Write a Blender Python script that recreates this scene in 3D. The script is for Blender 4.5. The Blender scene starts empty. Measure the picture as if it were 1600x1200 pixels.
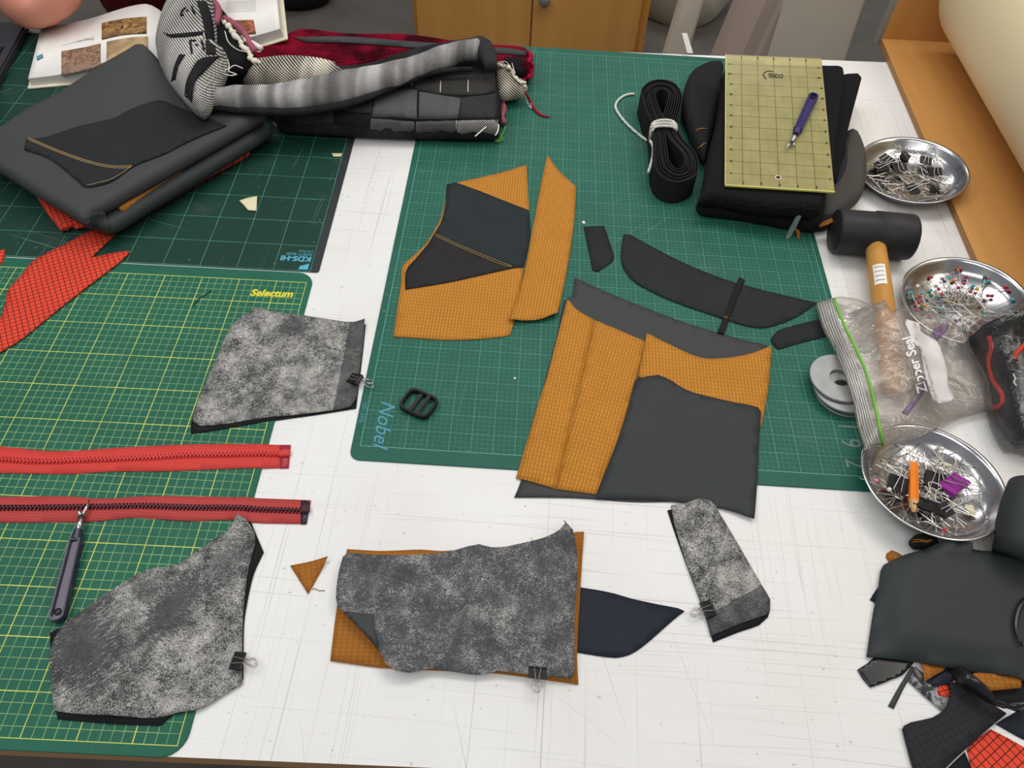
import bpy, bmesh, math, random
import numpy as np
from mathutils import Vector, Matrix
from mathutils.geometry import delaunay_2d_cdt
random.seed(7); RNG = np.random.default_rng(7)
SC = bpy.context.scene
COL = SC.collection

# ------------------------------------------------------------------ camera, world, lights, exposure
FPX = 1206.5
CAM = np.array([.1812, -.4572, .7549]); CROT = (.6546, -.036, .0496)
cd = bpy.data.cameras.new('camera'); cam = bpy.data.objects.new('camera', cd); COL.objects.link(cam)
cam.location = CAM; cam.rotation_euler = CROT
cd.sensor_width = 36; cd.sensor_fit = 'HORIZONTAL'; cd.lens = FPX / 1600 * 36; cd.clip_start = .02
SC.camera = cam
w = bpy.data.worlds.new('world'); SC.world = w; w.use_nodes = True
w.node_tree.nodes['Background'].inputs[0].default_value = (.93, .97, 1, 1)
w.node_tree.nodes['Background'].inputs[1].default_value = .42
def area(name, loc, size, sy, power, col=(1, .98, .955), tgt=None):
    l = bpy.data.lights.new(name, 'AREA'); l.shape = 'RECTANGLE'; l.size = size; l.size_y = sy; l.energy = power; l.color = col
    o = bpy.data.objects.new(name, l); COL.objects.link(o); o.location = loc
    if tgt is not None:
        o.rotation_euler = (Vector(tgt) - Vector(loc)).to_track_quat('-Z', 'Y').to_euler()
    return o
area('ceiling_light_back', (.55, 1.05, 1.95), 1.7, .7, 30, (1, .96, .9))
area('ceiling_light_front', (-.1, -.9, 1.95), 1.8, .8, 22)
area('ceiling_light_right', (1.75, .5, 1.95), .4, 1.6, 19, (1, .92, .8))
area('added_fill_far', (.4, 3.2, 1.95), 1.8, .5, 24)  # added fill light over the back area, brightens floor and cabinet
area('ceiling_light_left', (-1.2, .5, 1.95), .6, 1.6, 25)
SC.view_settings.view_transform = 'Standard'; SC.view_settings.look = 'None'
SC.view_settings.gamma = 1; SC.view_settings.use_curve_mapping = False
SC.view_settings.exposure = -.62

# ------------------------------------------------------------------ pixel <-> place
def rotm(rx, ry, rz):
    c, s = np.cos, np.sin
    return (np.array([[c(rz), -s(rz), 0], [s(rz), c(rz), 0], [0, 0, 1]]) @ np.array([[c(ry), 0, s(ry)], [0, 1, 0], [-s(ry), 0, c(ry)]])
            @ np.array([[1, 0, 0], [0, c(rx), -s(rx)], [0, s(rx), c(rx)]]))
CR = rotm(*CROT)
def ray(px, py): return CR @ np.array([(px - 800) / FPX, -(py - 600) / FPX, -1])
def P(px, py, z=0.):
    d = ray(px, py); return CAM + (z - CAM[2]) / d[2] * d
def PY(px, py, y):
    d = ray(px, py); return CAM + (y - CAM[1]) / d[1] * d
def cr(ox, oy, s, pts): return [(ox + x / s, oy + y / s) for x, y in pts]

# height of whatever lies on the table so far, used to lay the next cloth on top of it
RES = .002; HX0, HY0 = -1.1, -.44; NX, NY = 1260, 800
H = np.zeros((NY, NX))
GX, GY = np.meshgrid(HX0 + (np.arange(NX) + .5) * RES, HY0 + (np.arange(NY) + .5) * RES)
def samp(A, x, y):
    fx = np.clip((np.asarray(x) - HX0) / RES - .5, 0, NX - 1.001); fy = np.clip((np.asarray(y) - HY0) / RES - .5, 0, NY - 1.001)
    ix = fx.astype(int); iy = fy.astype(int); u = fx - ix; v = fy - iy
    return (A[iy, ix] * (1 - u) + A[iy, ix + 1] * u) * (1 - v) + (A[iy + 1, ix] * (1 - u) + A[iy + 1, ix + 1] * u) * v
def hit(px, py, up=0.):
    d = ray(px, py); z = np.linspace(.3, -.001, 900); t = (z - CAM[2]) / d[2]
    X = CAM[0] + t * d[0]; Y = CAM[1] + t * d[1]; h = samp(H, X, Y)
    i = int(np.argmax(z <= h + 1e-6)); return np.array([X[i], Y[i], h[i] + up])
def pip(poly, X, Y):
    X = np.asarray(X, float); Y = np.asarray(Y, float); ins = np.zeros(X.shape, bool); n = len(poly)
    for i in range(n):
        x1, y1 = poly[i]; x2, y2 = poly[(i + 1) % n]
        if y1 == y2: continue
        c = ((y1 > Y) != (y2 > Y)) & (X < (x2 - x1) * (Y - y1) / (y2 - y1) + x1); ins ^= c
    return ins
def bdist(poly, X, Y):
    X = np.asarray(X, float); Y = np.asarray(Y, float); D = np.full(X.shape, 9.); n = len(poly)
    for i in range(n):
        x1, y1 = poly[i]; x2, y2 = poly[(i + 1) % n]; dx, dy = x2 - x1, y2 - y1; L = dx * dx + dy * dy + 1e-15
        t = np.clip(((X - x1) * dx + (Y - y1) * dy) / L, 0, 1)
        D = np.minimum(D, np.hypot(X - x1 - t * dx, Y - y1 - t * dy))
    return D
def curve_poly(pts, seg=.006, corner=38, closed=True):
    """smooth an outline but keep its sharp corners"""
    P_ = [np.array(p, float) for p in pts]; n = len(P_); out = []
    def isc(i):
        if not closed and i in (0, n - 1): return True
        a = P_[i] - P_[i - 1]; b = P_[(i + 1) % n] - P_[i]
        c = np.dot(a, b) / (np.linalg.norm(a) * np.linalg.norm(b) + 1e-12); return math.degrees(math.acos(max(-1, min(1, c)))) > corner
    C_ = [isc(i) for i in range(n)]
    for i in range(n if closed else n - 1):
        p1, p2 = P_[i], P_[(i + 1) % n]; p0 = P_[i - 1] if (closed or i > 0) else p1; p3 = P_[(i + 2) % n] if (closed or i < n - 2) else p2
        L = np.linalg.norm(p2 - p1); k = max(1, int(L / seg))
        m1 = (p2 - p1) if C_[i] else (p2 - p0) * .5; m2 = (p2 - p1) if C_[(i + 1) % n] else (p3 - p1) * .5
        m1 = m1 * min(1, L / (np.linalg.norm(m1) + 1e-12)); m2 = m2 * min(1, L / (np.linalg.norm(m2) + 1e-12))
        for j in range(k):
            t = j / k; t2 = t * t; t3 = t2 * t
            out.append((2 * t3 - 3 * t2 + 1) * p1 + (t3 - 2 * t2 + t) * m1 + (-2 * t3 + 3 * t2) * p2 + (t3 - t2) * m2)
    if not closed: out.append(P_[-1])
    return out
def wave(seed):
    r = np.random.default_rng(seed); K = [(r.uniform(12, 45) * np.array([math.cos(a), math.sin(a)]), r.uniform(0, 6.3), r.uniform(.4, 1)) for a in r.uniform(0, 3.14, 6)]
    S = sum(k[2] for k in K)
    return lambda x, y: sum(w_ * (.5 + .5 * np.sin(k[0] * x + k[1] * y + p)) for k, p, w_ in K) / S

# ------------------------------------------------------------------ objects
def tag(o, label=None, cat=None, group=None, kind=None):
    if label: o['label'] = label
    if cat: o['category'] = cat
    if group: o['group'] = group
    if kind: o['kind'] = kind
    return o
def link(name, me, mat=None, parent=None, smooth=False):
    o = bpy.data.objects.new(name, me); COL.objects.link(o)
    if mat is not None and not me.materials: me.materials.append(mat)
    if parent is not None:
        o.parent = parent; o.matrix_parent_inverse = parent_inv(parent)
    if smooth: me.polygons.foreach_set('use_smooth', [True] * len(me.polygons))
    return o
def world_of(o):
    m = o.matrix_basis.copy()
    if o.parent: m = world_of(o.parent) @ o.matrix_parent_inverse @ m
    return m
def parent_inv(p): return world_of(p).inverted()
def empty(name, loc=(0, 0, 0), rz=0., mat4=None):
    o = bpy.data.objects.new(name, None); COL.objects.link(o); o.empty_display_size = .01
    if mat4 is not None: o.matrix_basis = mat4
    else: o.location = loc; o.rotation_euler = (0, 0, rz)
    return o
def mesh_from(name, V, Fs, mats=None, fm=None):
    me = bpy.data.meshes.new(name); me.from_pydata([tuple(map(float, v)) for v in V], [], [tuple(map(int, f)) for f in Fs])
    for m in (mats or []): me.materials.append(m)
    if fm is not None: me.polygons.foreach_set('material_index', fm)
    me.update(); return me
def place(name, V, Fs, mat, parent=None, smooth=False, grain=0., origin=None):
    """mesh object from world-space vertices; its origin sits at its base, turned by grain"""
    V = np.asarray(V, float); o3 = np.array([V[:, 0].mean(), V[:, 1].mean(), V[:, 2].min()]) if origin is None else np.array(origin)
    c, s = math.cos(grain), math.sin(grain); D = V - o3
    L = np.stack([c * D[:, 0] + s * D[:, 1], -s * D[:, 0] + c * D[:, 1], D[:, 2]], 1)
    me = mesh_from(name, L, Fs, [mat]); o = bpy.data.objects.new(name, me); COL.objects.link(o)
    M4 = Matrix.Translation(o3.tolist()) @ Matrix.Rotation(grain, 4, 'Z')
    if parent is not None: o.parent = parent; o.matrix_parent_inverse = parent_inv(parent)
    o.matrix_basis = M4
    if smooth: me.polygons.foreach_set('use_smooth', [True] * len(me.polygons))
    return o
def box_vf(x0, y0, z0, x1, y1, z1):
    V = [(x, y, z) for z in (z0, z1) for y in (y0, y1) for x in (x0, x1)]
    return V, [(0, 2, 3, 1), (4, 5, 7, 6), (0, 1, 5, 4), (2, 6, 7, 3), (0, 4, 6, 2), (1, 3, 7, 5)]
def bevel_mesh(me, w_, seg=2):
    bm = bmesh.new(); bm.from_mesh(me); bmesh.ops.remove_doubles(bm, verts=bm.verts, dist=1e-6)
    bmesh.ops.bevel(bm, geom=[e for e in bm.edges if e.calc_face_angle(0) > .5], offset=w_, segments=seg, affect='EDGES', clamp_overlap=True)
    bm.to_mesh(me); bm.free()
def box(name, lo, hi, mat, parent=None, bev=0., M4=None, smooth=False):
    lo = np.array(lo); hi = np.array(hi); c = np.array([(lo[0] + hi[0]) / 2, (lo[1] + hi[1]) / 2, lo[2]])
    V, Fs = box_vf(*(lo - c), *(hi - c)); me = mesh_from(name, V, Fs, [mat])
    if bev: bevel_mesh(me, bev)
    o = bpy.data.objects.new(name, me); COL.objects.link(o)
    if parent is not None: o.parent = parent
    o.matrix_basis = (M4 or Matrix()) @ Matrix.Translation(c.tolist()); return o
def tube_vf(pts, r, n=8, caps=True, flat=1.):
    pts = [np.array(p, float) for p in pts]; m = len(pts); r = [r] * m if np.isscalar(r) else list(r)
    V, Fs = [], []; up = None
    for i in range(m):
        t = pts[min(i + 1, m - 1)] - pts[max(i - 1, 0)]; t /= np.linalg.norm(t) + 1e-12
        if up is None:
            a = np.array([0, 0, 1.]) if abs(t[2]) < .9 else np.array([1., 0, 0]); up = a - t * (a @ t)
        else: up = up - t * (up @ t)
        up /= np.linalg.norm(up) + 1e-12; sd = np.cross(t, up)
        for k in range(n):
            a = 2 * math.pi * k / n; V.append(pts[i] + r[i] * (math.cos(a) * up * flat + math.sin(a) * sd))
    for i in range(m - 1):
        for k in range(n): Fs.append((i * n + k, i * n + (k + 1) % n, (i + 1) * n + (k + 1) % n, (i + 1) * n + k))
    if caps: Fs.append(tuple(range(n))[::-1]); Fs.append(tuple((m - 1) * n + k for k in range(n)))
    return V, Fs
def tube(name, pts, r, mat, parent=None, n=8, smooth_path=0, flat=1., lump=0.):
    if smooth_path: pts = curve_poly(pts, smooth_path, 170, False)
    if not np.isscalar(r) and len(r) != len(pts): r = np.interp(np.linspace(0, 1, len(pts)), np.linspace(0, 1, len(r)), r)
    V, Fs = tube_vf(pts, r, n, True, flat)
    if lump:
        wf = wave(len(V)); V = np.array(V); C_ = np.repeat(np.array([np.array(q) for q in pts]), n, 0)
        V = C_ + (V - C_) * (1 + lump * (2 * wf(V[:, 0] * 2.2, V[:, 1] * 2.2 + V[:, 2] * 3) - 1) + lump * .6 * (2 * wf(V[:, 0] * 5 + V[:, 2] * 4, V[:, 1] * 5) - 1))[:, None]
    return place(name, V, Fs, mat, parent, True)
def lathe_vf(prof, n=48):
    V, Fs = [], []; m = len(prof)
    for r, z in prof:
        for k in range(n): a = 2 * math.pi * k / n; V.append((r * math.cos(a), r * math.sin(a), z))
    for i in range(m - 1):
        for k in range(n): Fs.append((i * n + k, i * n + (k + 1) % n, (i + 1) * n + (k + 1) % n, (i + 1) * n + k))
    return V, Fs
def joinvf(*L):
    V, Fs = [], []
    for v, f in L:
        b = len(V); V += [tuple(x) for x in v]; Fs += [tuple(i + b for i in q) for q in f]
    return V, Fs
def cdt(poly, inner):
    n = len(poly); vs = [Vector((float(p[0]), float(p[1]))) for p in poly] + [Vector((float(p[0]), float(p[1]))) for p in inner]
    r = delaunay_2d_cdt(vs, [], [list(range(n))], 1, 1e-7)
    return np.array([(v.x, v.y) for v in r[0]]), [tuple(f) for f in r[2]]
def grid_in(poly, step, margin):
    p = np.array(poly)[:, :2]; x0, y0 = p.min(0); x1, y1 = p.max(0)
    gx, gy = np.meshgrid(np.arange(x0, x1, step), np.arange(y0, y1, step)); gx = gx + (np.arange(gx.shape[0])[:, None] % 2) * step * .5
    k = pip(p, gx, gy) & (bdist(p, gx, gy) > margin); return list(zip(gx[k], gy[k]))
def solid_sheet(V2, tris, ztop, zbot, parent=None):
    n = len(V2); V = np.concatenate([np.column_stack([V2, ztop]), np.column_stack([V2, zbot])]); Fs = []
    cnt = {}
    for f in tris:
        for a, b in zip(f, f[1:] + f[:1]): cnt[(a, b)] = 1
        Fs.append(f); Fs.append(tuple(i + n for i in f[::-1]))
    for (a, b) in cnt:
        if (b, a) not in cnt: Fs.append((b, a, a + n, b + n))
    return V, Fs
def region(poly, pad=.02):
    p = np.array(poly)[:, :2]
    i0 = max(0, int((p[:, 1].min() - pad - HY0) / RES)); i1 = min(NY, int((p[:, 1].max() + pad - HY0) / RES) + 1)
    j0 = max(0, int((p[:, 0].min() - pad - HX0) / RES)); j1 = min(NX, int((p[:, 0].max() + pad - HX0) / RES) + 1)
    return slice(i0, i1), slice(j0, j1)
def blur(Z):
    q = np.pad(Z, 1, mode='edge'); return (q[:-2, 1:-1] + q[2:, 1:-1] + q[1:-1, :-2] + q[1:-1, 2:] + 2 * q[1:-1, 1:-1]) / 6
def drape(poly, iters=60, gap=.0003):
    rs = region(poly); S = H[rs].copy(); m = pip(np.array(poly)[:, :2], GX[rs], GY[rs]); Z = np.where(m, S, 0)
    base = S[m].min() if m.any() else 0; Z = np.where(m, S, base)
    for _ in range(iters): Z = np.maximum(np.where(m, S, base), blur(Z) * .995 + Z * .005)
    full = np.zeros_like(H) + base; full[rs] = Z; return full + gap, rs, m
SEED = [0]
def sheet(name, px, mat, z=.004, thick=.0009, parent=None, grain=0., step=.009, wrinkle=.0005, lifts=(), iters=10, edge=0., world=None, corner=38, flat=False):
    """a cut piece of cloth laid on whatever is beneath it"""
    SEED[0] += 1
    pts = world if world is not None else [P(x, y, z)[:2] for x, y in px]
    poly = curve_poly(pts, min(.007, step), corner); A = np.array(poly)
    Z, rs, m = drape(poly, iters); wf = wave(SEED[0])
    L = [(P(a, b, z)[:2], r, h) for a, b, r, h in lifts]
    def zf(x, y):
        q = (0 if flat else samp(Z, x, y)) + wrinkle * wf(x, y)
        if flat: q = q + Z[rs][m].max() if m.any() else q
        if edge: q = q + edge * np.clip(1 - bdist(A, x, y) / .012, 0, 1) ** 2
        for c, r, h in L: q = q + h * np.clip(1 - np.hypot(x - c[0], y - c[1]) / r, 0, 1) ** 1.6
        return q
    V2, tr = cdt(poly, grid_in(poly, step, step * .45)); zb = zf(V2[:, 0], V2[:, 1])
    V, Fs = solid_sheet(V2, tr, zb + thick, zb)
    o = place(name, V, Fs, mat, parent, True, grain)
    for p in o.data.polygons:
        if len(p.vertices) == 4: p.use_smooth = False
    hz = zf(GX[rs], GY[rs]) + thick; H[rs] = np.where(m, np.maximum(H[rs], hz), H[rs])
    return o
def puff(name, px, mat, zb, t, r, parent=None, grain=0., step=.01, wrinkle=.002, zfun=None, world=None, mid=.5, corner=60, upd=True, freq=None, bottom=None):
    """a folded or stuffed cloth body: rounded at its outline"""
    SEED[0] += 1
    if world is not None: pts = world
    else:
        pts = []
        for x, y in px:
            z_ = zb + t * mid; q = P(x, y, z_)
            for _ in range(6 if zfun is not None else 0): q = P(x, y, z_ + float(zfun(np.array([q[0]]), np.array([q[1]]))[0]))
            pts.append(q[:2])
    poly = curve_poly(pts, min(.008, step), corner); A = np.array(poly); wf = freq or wave(SEED[0])
    rings = []
    for f in (.06, .2, .45, .75):
        d = r * f
        for i in range(0, len(A), 1):
            tg = A[(i + 1) % len(A)] - A[i - 1]; tg = tg / (np.linalg.norm(tg) + 1e-12)
            for sgn in (1, -1): rings.append(A[i] + sgn * d * np.array([-tg[1], tg[0]]) * 1.0)
    R_ = np.array(rings); D = bdist(A, R_[:, 0], R_[:, 1]); dd = np.repeat([r * f for f in (.06, .2, .45, .75)], len(A) * 2)
    k = pip(A, R_[:, 0], R_[:, 1]) & (D > dd * .93); inner = [tuple(q) for q in R_[k]]
    inner += grid_in(poly, step, r * .9)
    V2, tr = cdt(poly, inner)
    def e(x, y):
        d = np.clip(bdist(A, x, y) / r, 0, 1); return np.sqrt(np.maximum(0, 1 - (1 - d) ** 2))
    def top(x, y, E):
        q = zb + t * (mid + (1 - mid) * E) + wrinkle * wf(x, y) * E
        if zfun is not None: q = q + zfun(x, y)
        return q
    E = e(V2[:, 0], V2[:, 1]); zt = top(V2[:, 0], V2[:, 1], E); zl = zb + t * mid * (1 - E)
    if zfun is not None: zl = zl + (zfun(V2[:, 0], V2[:, 1]) if bottom is None else bottom(V2[:, 0], V2[:, 1]))
    zl = np.minimum(zl, zt)
    V, Fs = solid_sheet(V2, tr, zt, zl); o = place(name, V, Fs, mat, parent, True, grain)
    bm = bmesh.new(); bm.from_mesh(o.data); bmesh.ops.remove_doubles(bm, verts=bm.verts, dist=2e-5); bm.to_mesh(o.data); bm.free()
    o.data.polygons.foreach_set('use_smooth', [True] * len(o.data.polygons))
    if upd:
        rs = region(poly); m = pip(A, GX[rs], GY[rs]); hz = top(GX[rs], GY[rs], e(GX[rs], GY[rs])); H[rs] = np.where(m, np.maximum(H[rs], hz), H[rs])
    return o
def patch(name, px, mat, parent=None, thick=.0012, step=7, up=.0003, n=None, lift=0.):
    """a panel laid on the surface that these pixels look at"""
    poly = curve_poly(px, step, 50); V2, tr = cdt(poly, grid_in(poly, step, step * .45))
    D_ = np.array([ray(x, y) / np.linalg.norm(ray(x, y)) for x, y in V2]); W = np.array([hit(x, y, lift) for x, y in V2]) - D_ * up; n_ = len(W)
    T = W - D_ * thick; V = np.concatenate([T, W]); Fs = []
    cnt = {}
    for f in tr:
        f = f[::-1] if False else f
        for a, b in zip(f, f[1:] + f[:1]): cnt[(a, b)] = 1
        Fs.append(f); Fs.append(tuple(i + n_ for i in f[::-1]))
    for (a, b) in cnt:
        if (b, a) not in cnt: Fs.append((b, a, a + n_, b + n_))
    o = place(name, V, Fs, mat, parent, True)
    bm = bmesh.new(); bm.from_mesh(o.data); bmesh.ops.recalc_face_normals(bm, faces=bm.faces); bm.to_mesh(o.data); bm.free()
    return o
def line_on(name, px, r, mat, parent=None, up=.0004, seg=6, n=5):
    q = curve_poly(px, seg, 170, False); return tube(name, [hit(x, y, up) for x, y in q], r, mat, parent, n)
def text_vf(s, size, ext=.0, bold=0., shear=0., sx=1., align='LEFT'):
    cu = bpy.data.curves.new('t', 'FONT'); cu.body = s; cu.size = size; cu.offset = bold; cu.shear = shear; cu.extrude = ext; cu.resolution_u = 3; cu.align_x = align
    o = bpy.data.objects.new('t', cu); COL.objects.link(o); bpy.context.view_layer.update()
    me = o.evaluated_get(bpy.context.evaluated_depsgraph_get()).to_mesh()
    V = np.array([v.co[:] for v in me.vertices]); Fs = [tuple(p.vertices) for p in me.polygons]
    bpy.data.objects.remove(o); bpy.data.curves.remove(cu); V[:, 0] *= sx; return V, Fs
def text(name, s, size, M4, mat, parent=None, **k):
    V, Fs = text_vf(s, size, **k); me = mesh_from(name, V, Fs, [mat]); o = bpy.data.objects.new(name, me); COL.objects.link(o)
    if parent is not None: o.parent = parent
    o.matrix_basis = M4; return o
def M(loc, rz=0., rx=0., ry=0., s=1.):
    return Matrix.Translation([float(a) for a in loc]) @ Matrix.Rotation(rz, 4, 'Z') @ Matrix.Rotation(ry, 4, 'Y') @ Matrix.Rotation(rx, 4, 'X') @ Matrix.Scale(s, 4)

# ------------------------------------------------------------------ materials
def lin(c): return tuple(((v / 255) / 12.92 if v / 255 <= .04045 else ((v / 255 + .055) / 1.055) ** 2.4) for v in c[:3]) + (1,)
class G:
    def __init__(s, name, rough=.6, metal=0., spec=.3):
        s.m = bpy.data.materials.new(name); s.m.use_nodes = True; s.t = s.m.node_tree; s.b = s.t.nodes['Principled BSDF']
        s.b.inputs['Roughness'].default_value = rough; s.b.inputs['Metallic'].default_value = metal; s.b.inputs['Specular IOR Level'].default_value = spec
    def n(s, ty, ins=None, **pr):
        q = s.t.nodes.new(ty)
        for k, v in pr.items(): setattr(q, k, v)
        for k, v in (ins or {}).items(): s.set(q.inputs[k], v)
        return q
    def set(s, sock, v):
        if isinstance(v, bpy.types.NodeSocket): s.t.links.new(v, sock)
        elif v is not None:
            if sock.type == 'VECTOR' and isinstance(v, (int, float)): v = (v, v, v)
            sock.default_value = v
    def co(s, scale=None, rz=0., loc=None):
        o = s.n('ShaderNodeTexCoord').outputs['Object']
        if scale is None and not rz and loc is None: return o
        return s.n('ShaderNodeMapping', {'Vector': o, 'Scale': scale or (1, 1, 1), 'Rotation': (0, 0, rz), 'Location': loc or (0, 0, 0)}).outputs[0]
    def xyz(s, v): q = s.n('ShaderNodeSeparateXYZ', {0: v}); return q.outputs[0], q.outputs[1], q.outputs[2]
    def ma(s, op, a, b=None, c=None, clamp=False):
        q = s.n('ShaderNodeMath', operation=op, use_clamp=clamp); s.set(q.inputs[0], a); s.set(q.inputs[1], b); s.set(q.inputs[2], c); return q.outputs[0]
    def mix(s, f, a, b, mode='MIX'):
        q = s.n('ShaderNodeMix', data_type='RGBA', blend_type=mode); s.set(q.inputs[0], f); s.set(q.inputs[6], a); s.set(q.inputs[7], b); return q.outputs[2]
    def noise(s, scale, vec=None, det=3., rough=.55, dist=0.): return s.n('ShaderNodeTexNoise', {'Vector': vec, 'Scale': scale, 'Detail': det, 'Roughness': rough, 'Distortion': dist}).outputs[0]
    def rng(s, v, a, b, c=0., d=1.): return s.n('ShaderNodeMapRange', {0: v, 1: a, 2: b, 3: c, 4: d}).outputs[0]
    def ln(s, u, period, width, off=0.):
        """1 on thin lines repeated every period"""
        q = s.ma('FRACT', s.ma('ADD', s.ma('DIVIDE', s.ma('SUBTRACT', u, off), period), .5)); q = s.ma('ABSOLUTE', s.ma('SUBTRACT', q, .5))
        return s.ma('LESS_THAN', q, width / period / 2)
    def inside(s, x, a, b): return s.ma('MULTIPLY', s.ma('GREATER_THAN', x, a), s.ma('LESS_THAN', x, b))
    def bump(s, h, st=.3, d=.001): s.set(s.b.inputs['Normal'], s.n('ShaderNodeBump', {'Height': h, 'Strength': st, 'Distance': d}).outputs[0])
    def col(s, c): s.set(s.b.inputs['Base Color'], c); return s.m
def plain(name, c, rough=.6, metal=0., var=.08, scale=40., bump=0., spec=.3):
    g = G(name, rough, metal, spec); v = g.noise(scale, g.co())
    if bump: g.bump(g.noise(scale * 6, g.co()), bump)
    k = lin(c); lo = tuple(a * (1 - var) for a in k[:3]) + (1,); hi = tuple(min(1, a * (1 + var)) for a in k[:3]) + (1,)
    return g.col(g.mix(g.rng(v, .3, .7), lo, hi))
def cloth(name, c, weave=.0011, amt=.12, rough=.8, grid=None, spots=None, spec=.2, mott=.1):
    """woven cloth: fine weave relief, optional ripstop grid (px, py, width, colour, strength)"""
    g = G(name, rough, 0, spec); v = g.co(); x, y, z = g.xyz(v)
    wx = g.ma('SINE', g.ma('MULTIPLY', x, 6.283 / weave)); wy = g.ma('SINE', g.ma('MULTIPLY', y, 6.283 / weave)); wv = g.ma('MULTIPLY', wx, wy)
    k = lin(c); base = g.mix(g.rng(g.noise(18, v), .3, .7), tuple(a * (1 - mott) for a in k[:3]) + (1,), tuple(a * (1 + mott) for a in k[:3]) + (1,))
    base = g.mix(g.rng(wv, -1, 1, 0, amt), base, tuple(min(1, a * 1.8 + .01) for a in k[:3]) + (1,))
    if grid:
        px, py, wd, gc, st = grid
        m = g.ma('MAXIMUM', g.ln(x, px, wd), g.ln(y, py, wd)); base = g.mix(g.ma('MULTIPLY', m, st), base, lin(gc))
    if spots:   # bright woven dashes on a regular lattice
        px, py, wx_, wy_, sc_, st = spots
        m = g.ma('MULTIPLY', g.ln(x, px, wx_), g.ln(y, py, wy_)); m2 = g.ma('MULTIPLY', g.ln(x, px, wx_), .28)
        m = g.ma('MULTIPLY', g.ma('MAXIMUM', m, m2), g.rng(g.noise(160, v), .25, .7, .45, 1.))
        base = g.mix(g.ma('MULTIPLY', m, st), base, lin(sc_))
    g.bump(wv, .25, .0004); return g.col(base)
def speckle(name, marks=(), dark=(58, 60, 63), light=(205, 203, 198), bias=0., scale=950., bands=()):
    """brushed cloth back: dark fleece with white fibres, worn dark where rubbed"""
    g = G(name, .9, 0, .1); v = g.co(); x, y, z = g.xyz(v)
    big = g.noise(38, v, 4, .6); hf = g.noise(scale, v, 2, .65); mid = g.noise(190, v, 3, .65)
    f = g.ma('ADD', g.ma('ADD', g.ma('MULTIPLY', hf, 1.25), g.ma('MULTIPLY', big, .75)), g.ma('MULTIPLY', mid, .45))
    f = g.rng(f, 1.06 - bias, 1.52 - bias)
    wear = None
    for (cx, cy, rx, ry, a, st) in marks:
        q = g.n('ShaderNodeMapping', {'Vector': v, 'Location': (cx, cy, 0), 'Rotation': (0, 0, a), 'Scale': (rx, ry, 1)}, vector_type='TEXTURE').outputs[0]
        sx, sy, _ = g.xyz(q); d = g.ma('SQRT', g.ma('ADD', g.ma('MULTIPLY', sx, sx), g.ma('MULTIPLY', sy, sy)))
        stv = g.n('ShaderNodeMapping', {'Vector': v, 'Rotation': (0, 0, a), 'Scale': (ry, rx, 1)}, vector_type='TEXTURE').outputs[0]
        streak = g.noise(9, g.n('ShaderNodeMapping', {'Vector': q, 'Scale': (.35, 3.2, 1)}).outputs[0], 3)
        d = g.ma('ADD', d, g.ma('MULTIPLY', g.ma('SUBTRACT', streak, .5), 3.4)); m = g.rng(d, .7, 1.15, st, 0)
        wear = m if wear is None else g.ma('MAXIMUM', wear, m)
    for (nx, ny, d0, d1) in bands:      # rubbed band along one edge
        d = g.ma('ADD', g.ma('MULTIPLY', x, nx), g.ma('MULTIPLY', y, ny)); d = g.ma('ADD', d, g.ma('MULTIPLY', g.ma('SUBTRACT', g.noise(90, v), .5), .004))
        m = g.ma('MULTIPLY', g.inside(d, d0, d1), .9); wear = m if wear is None else g.ma('MAXIMUM', wear, m)
    c = g.mix(f, lin(dark), lin(light))
    if wear is not None: c = g.mix(wear, c, g.mix(g.ma('MULTIPLY', f, .35), lin((66, 67, 70)), lin((150, 150, 150))))
    g.bump(hf, .35, .0006); return g.col(c)
def wood(name, c1, c2, rz=0., rough=.5, sc=1., ax=0):
    g = G(name, rough); s = [40, 40, 40]; s[ax] = 2.2; v = g.co(tuple(q * sc for q in s)); f = g.noise(1., v, 5, .6, .4); f2 = g.noise(.35, v, 2)
    c = g.mix(g.rng(f, .3, .72), lin(c1), lin(c2)); c = g.mix(g.rng(f2, .35, .7, 0, .35), c, lin(tuple(a * .86 for a in c1))); return g.col(c)
def ply_edge(name, c1, c2):
    g = G(name, .7); x, y, z = g.xyz(g.co()); m = g.ln(z, .0045, .0018); n_ = g.noise(3, g.co((6, 6, 900)))
    return g.col(g.mix(g.ma('MULTIPLY', m, .8), g.mix(n_, lin(c1), lin(tuple(a * .85 for a in c1))), lin(c2)))
def film(name, c, veil, rough=.1, crinkle=.5, sc=70., gloss=.04):
    """clear plastic film: looks through, with a faint milky veil and sharp crinkle highlights"""
    g = G(name, rough, 0, .5); nt = g.t; out = [q for q in nt.nodes if q.type == 'OUTPUT_MATERIAL'][0]; v = g.co()
    b = g.n('ShaderNodeBump', {'Height': g.noise(sc, v, 4, .62, 1.5), 'Strength': crinkle, 'Distance': .01}).outputs[0]
    tr = g.n('ShaderNodeBsdfTransparent', {0: lin(c)}); df = g.n('ShaderNodeBsdfDiffuse', {0: lin((225, 222, 220))}); gl = g.n('ShaderNodeBsdfGlossy', {1: rough}); g.set(gl.inputs['Normal'], b)
    fr = g.n('ShaderNodeFresnel', {0: 1.45}); g.set(fr.inputs['Normal'], b)
    a = g.n('ShaderNodeMixShader', {0: veil, 1: tr.outputs[0], 2: df.outputs[0]}); m = g.n('ShaderNodeMixShader', {0: g.ma('ADD', g.ma('MULTIPLY', fr.outputs[0], .6), gloss, clamp=True), 1: a.outputs[0], 2: gl.outputs[0]})
    nt.links.new(m.outputs[0], out.inputs[0]); return g.m
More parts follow.
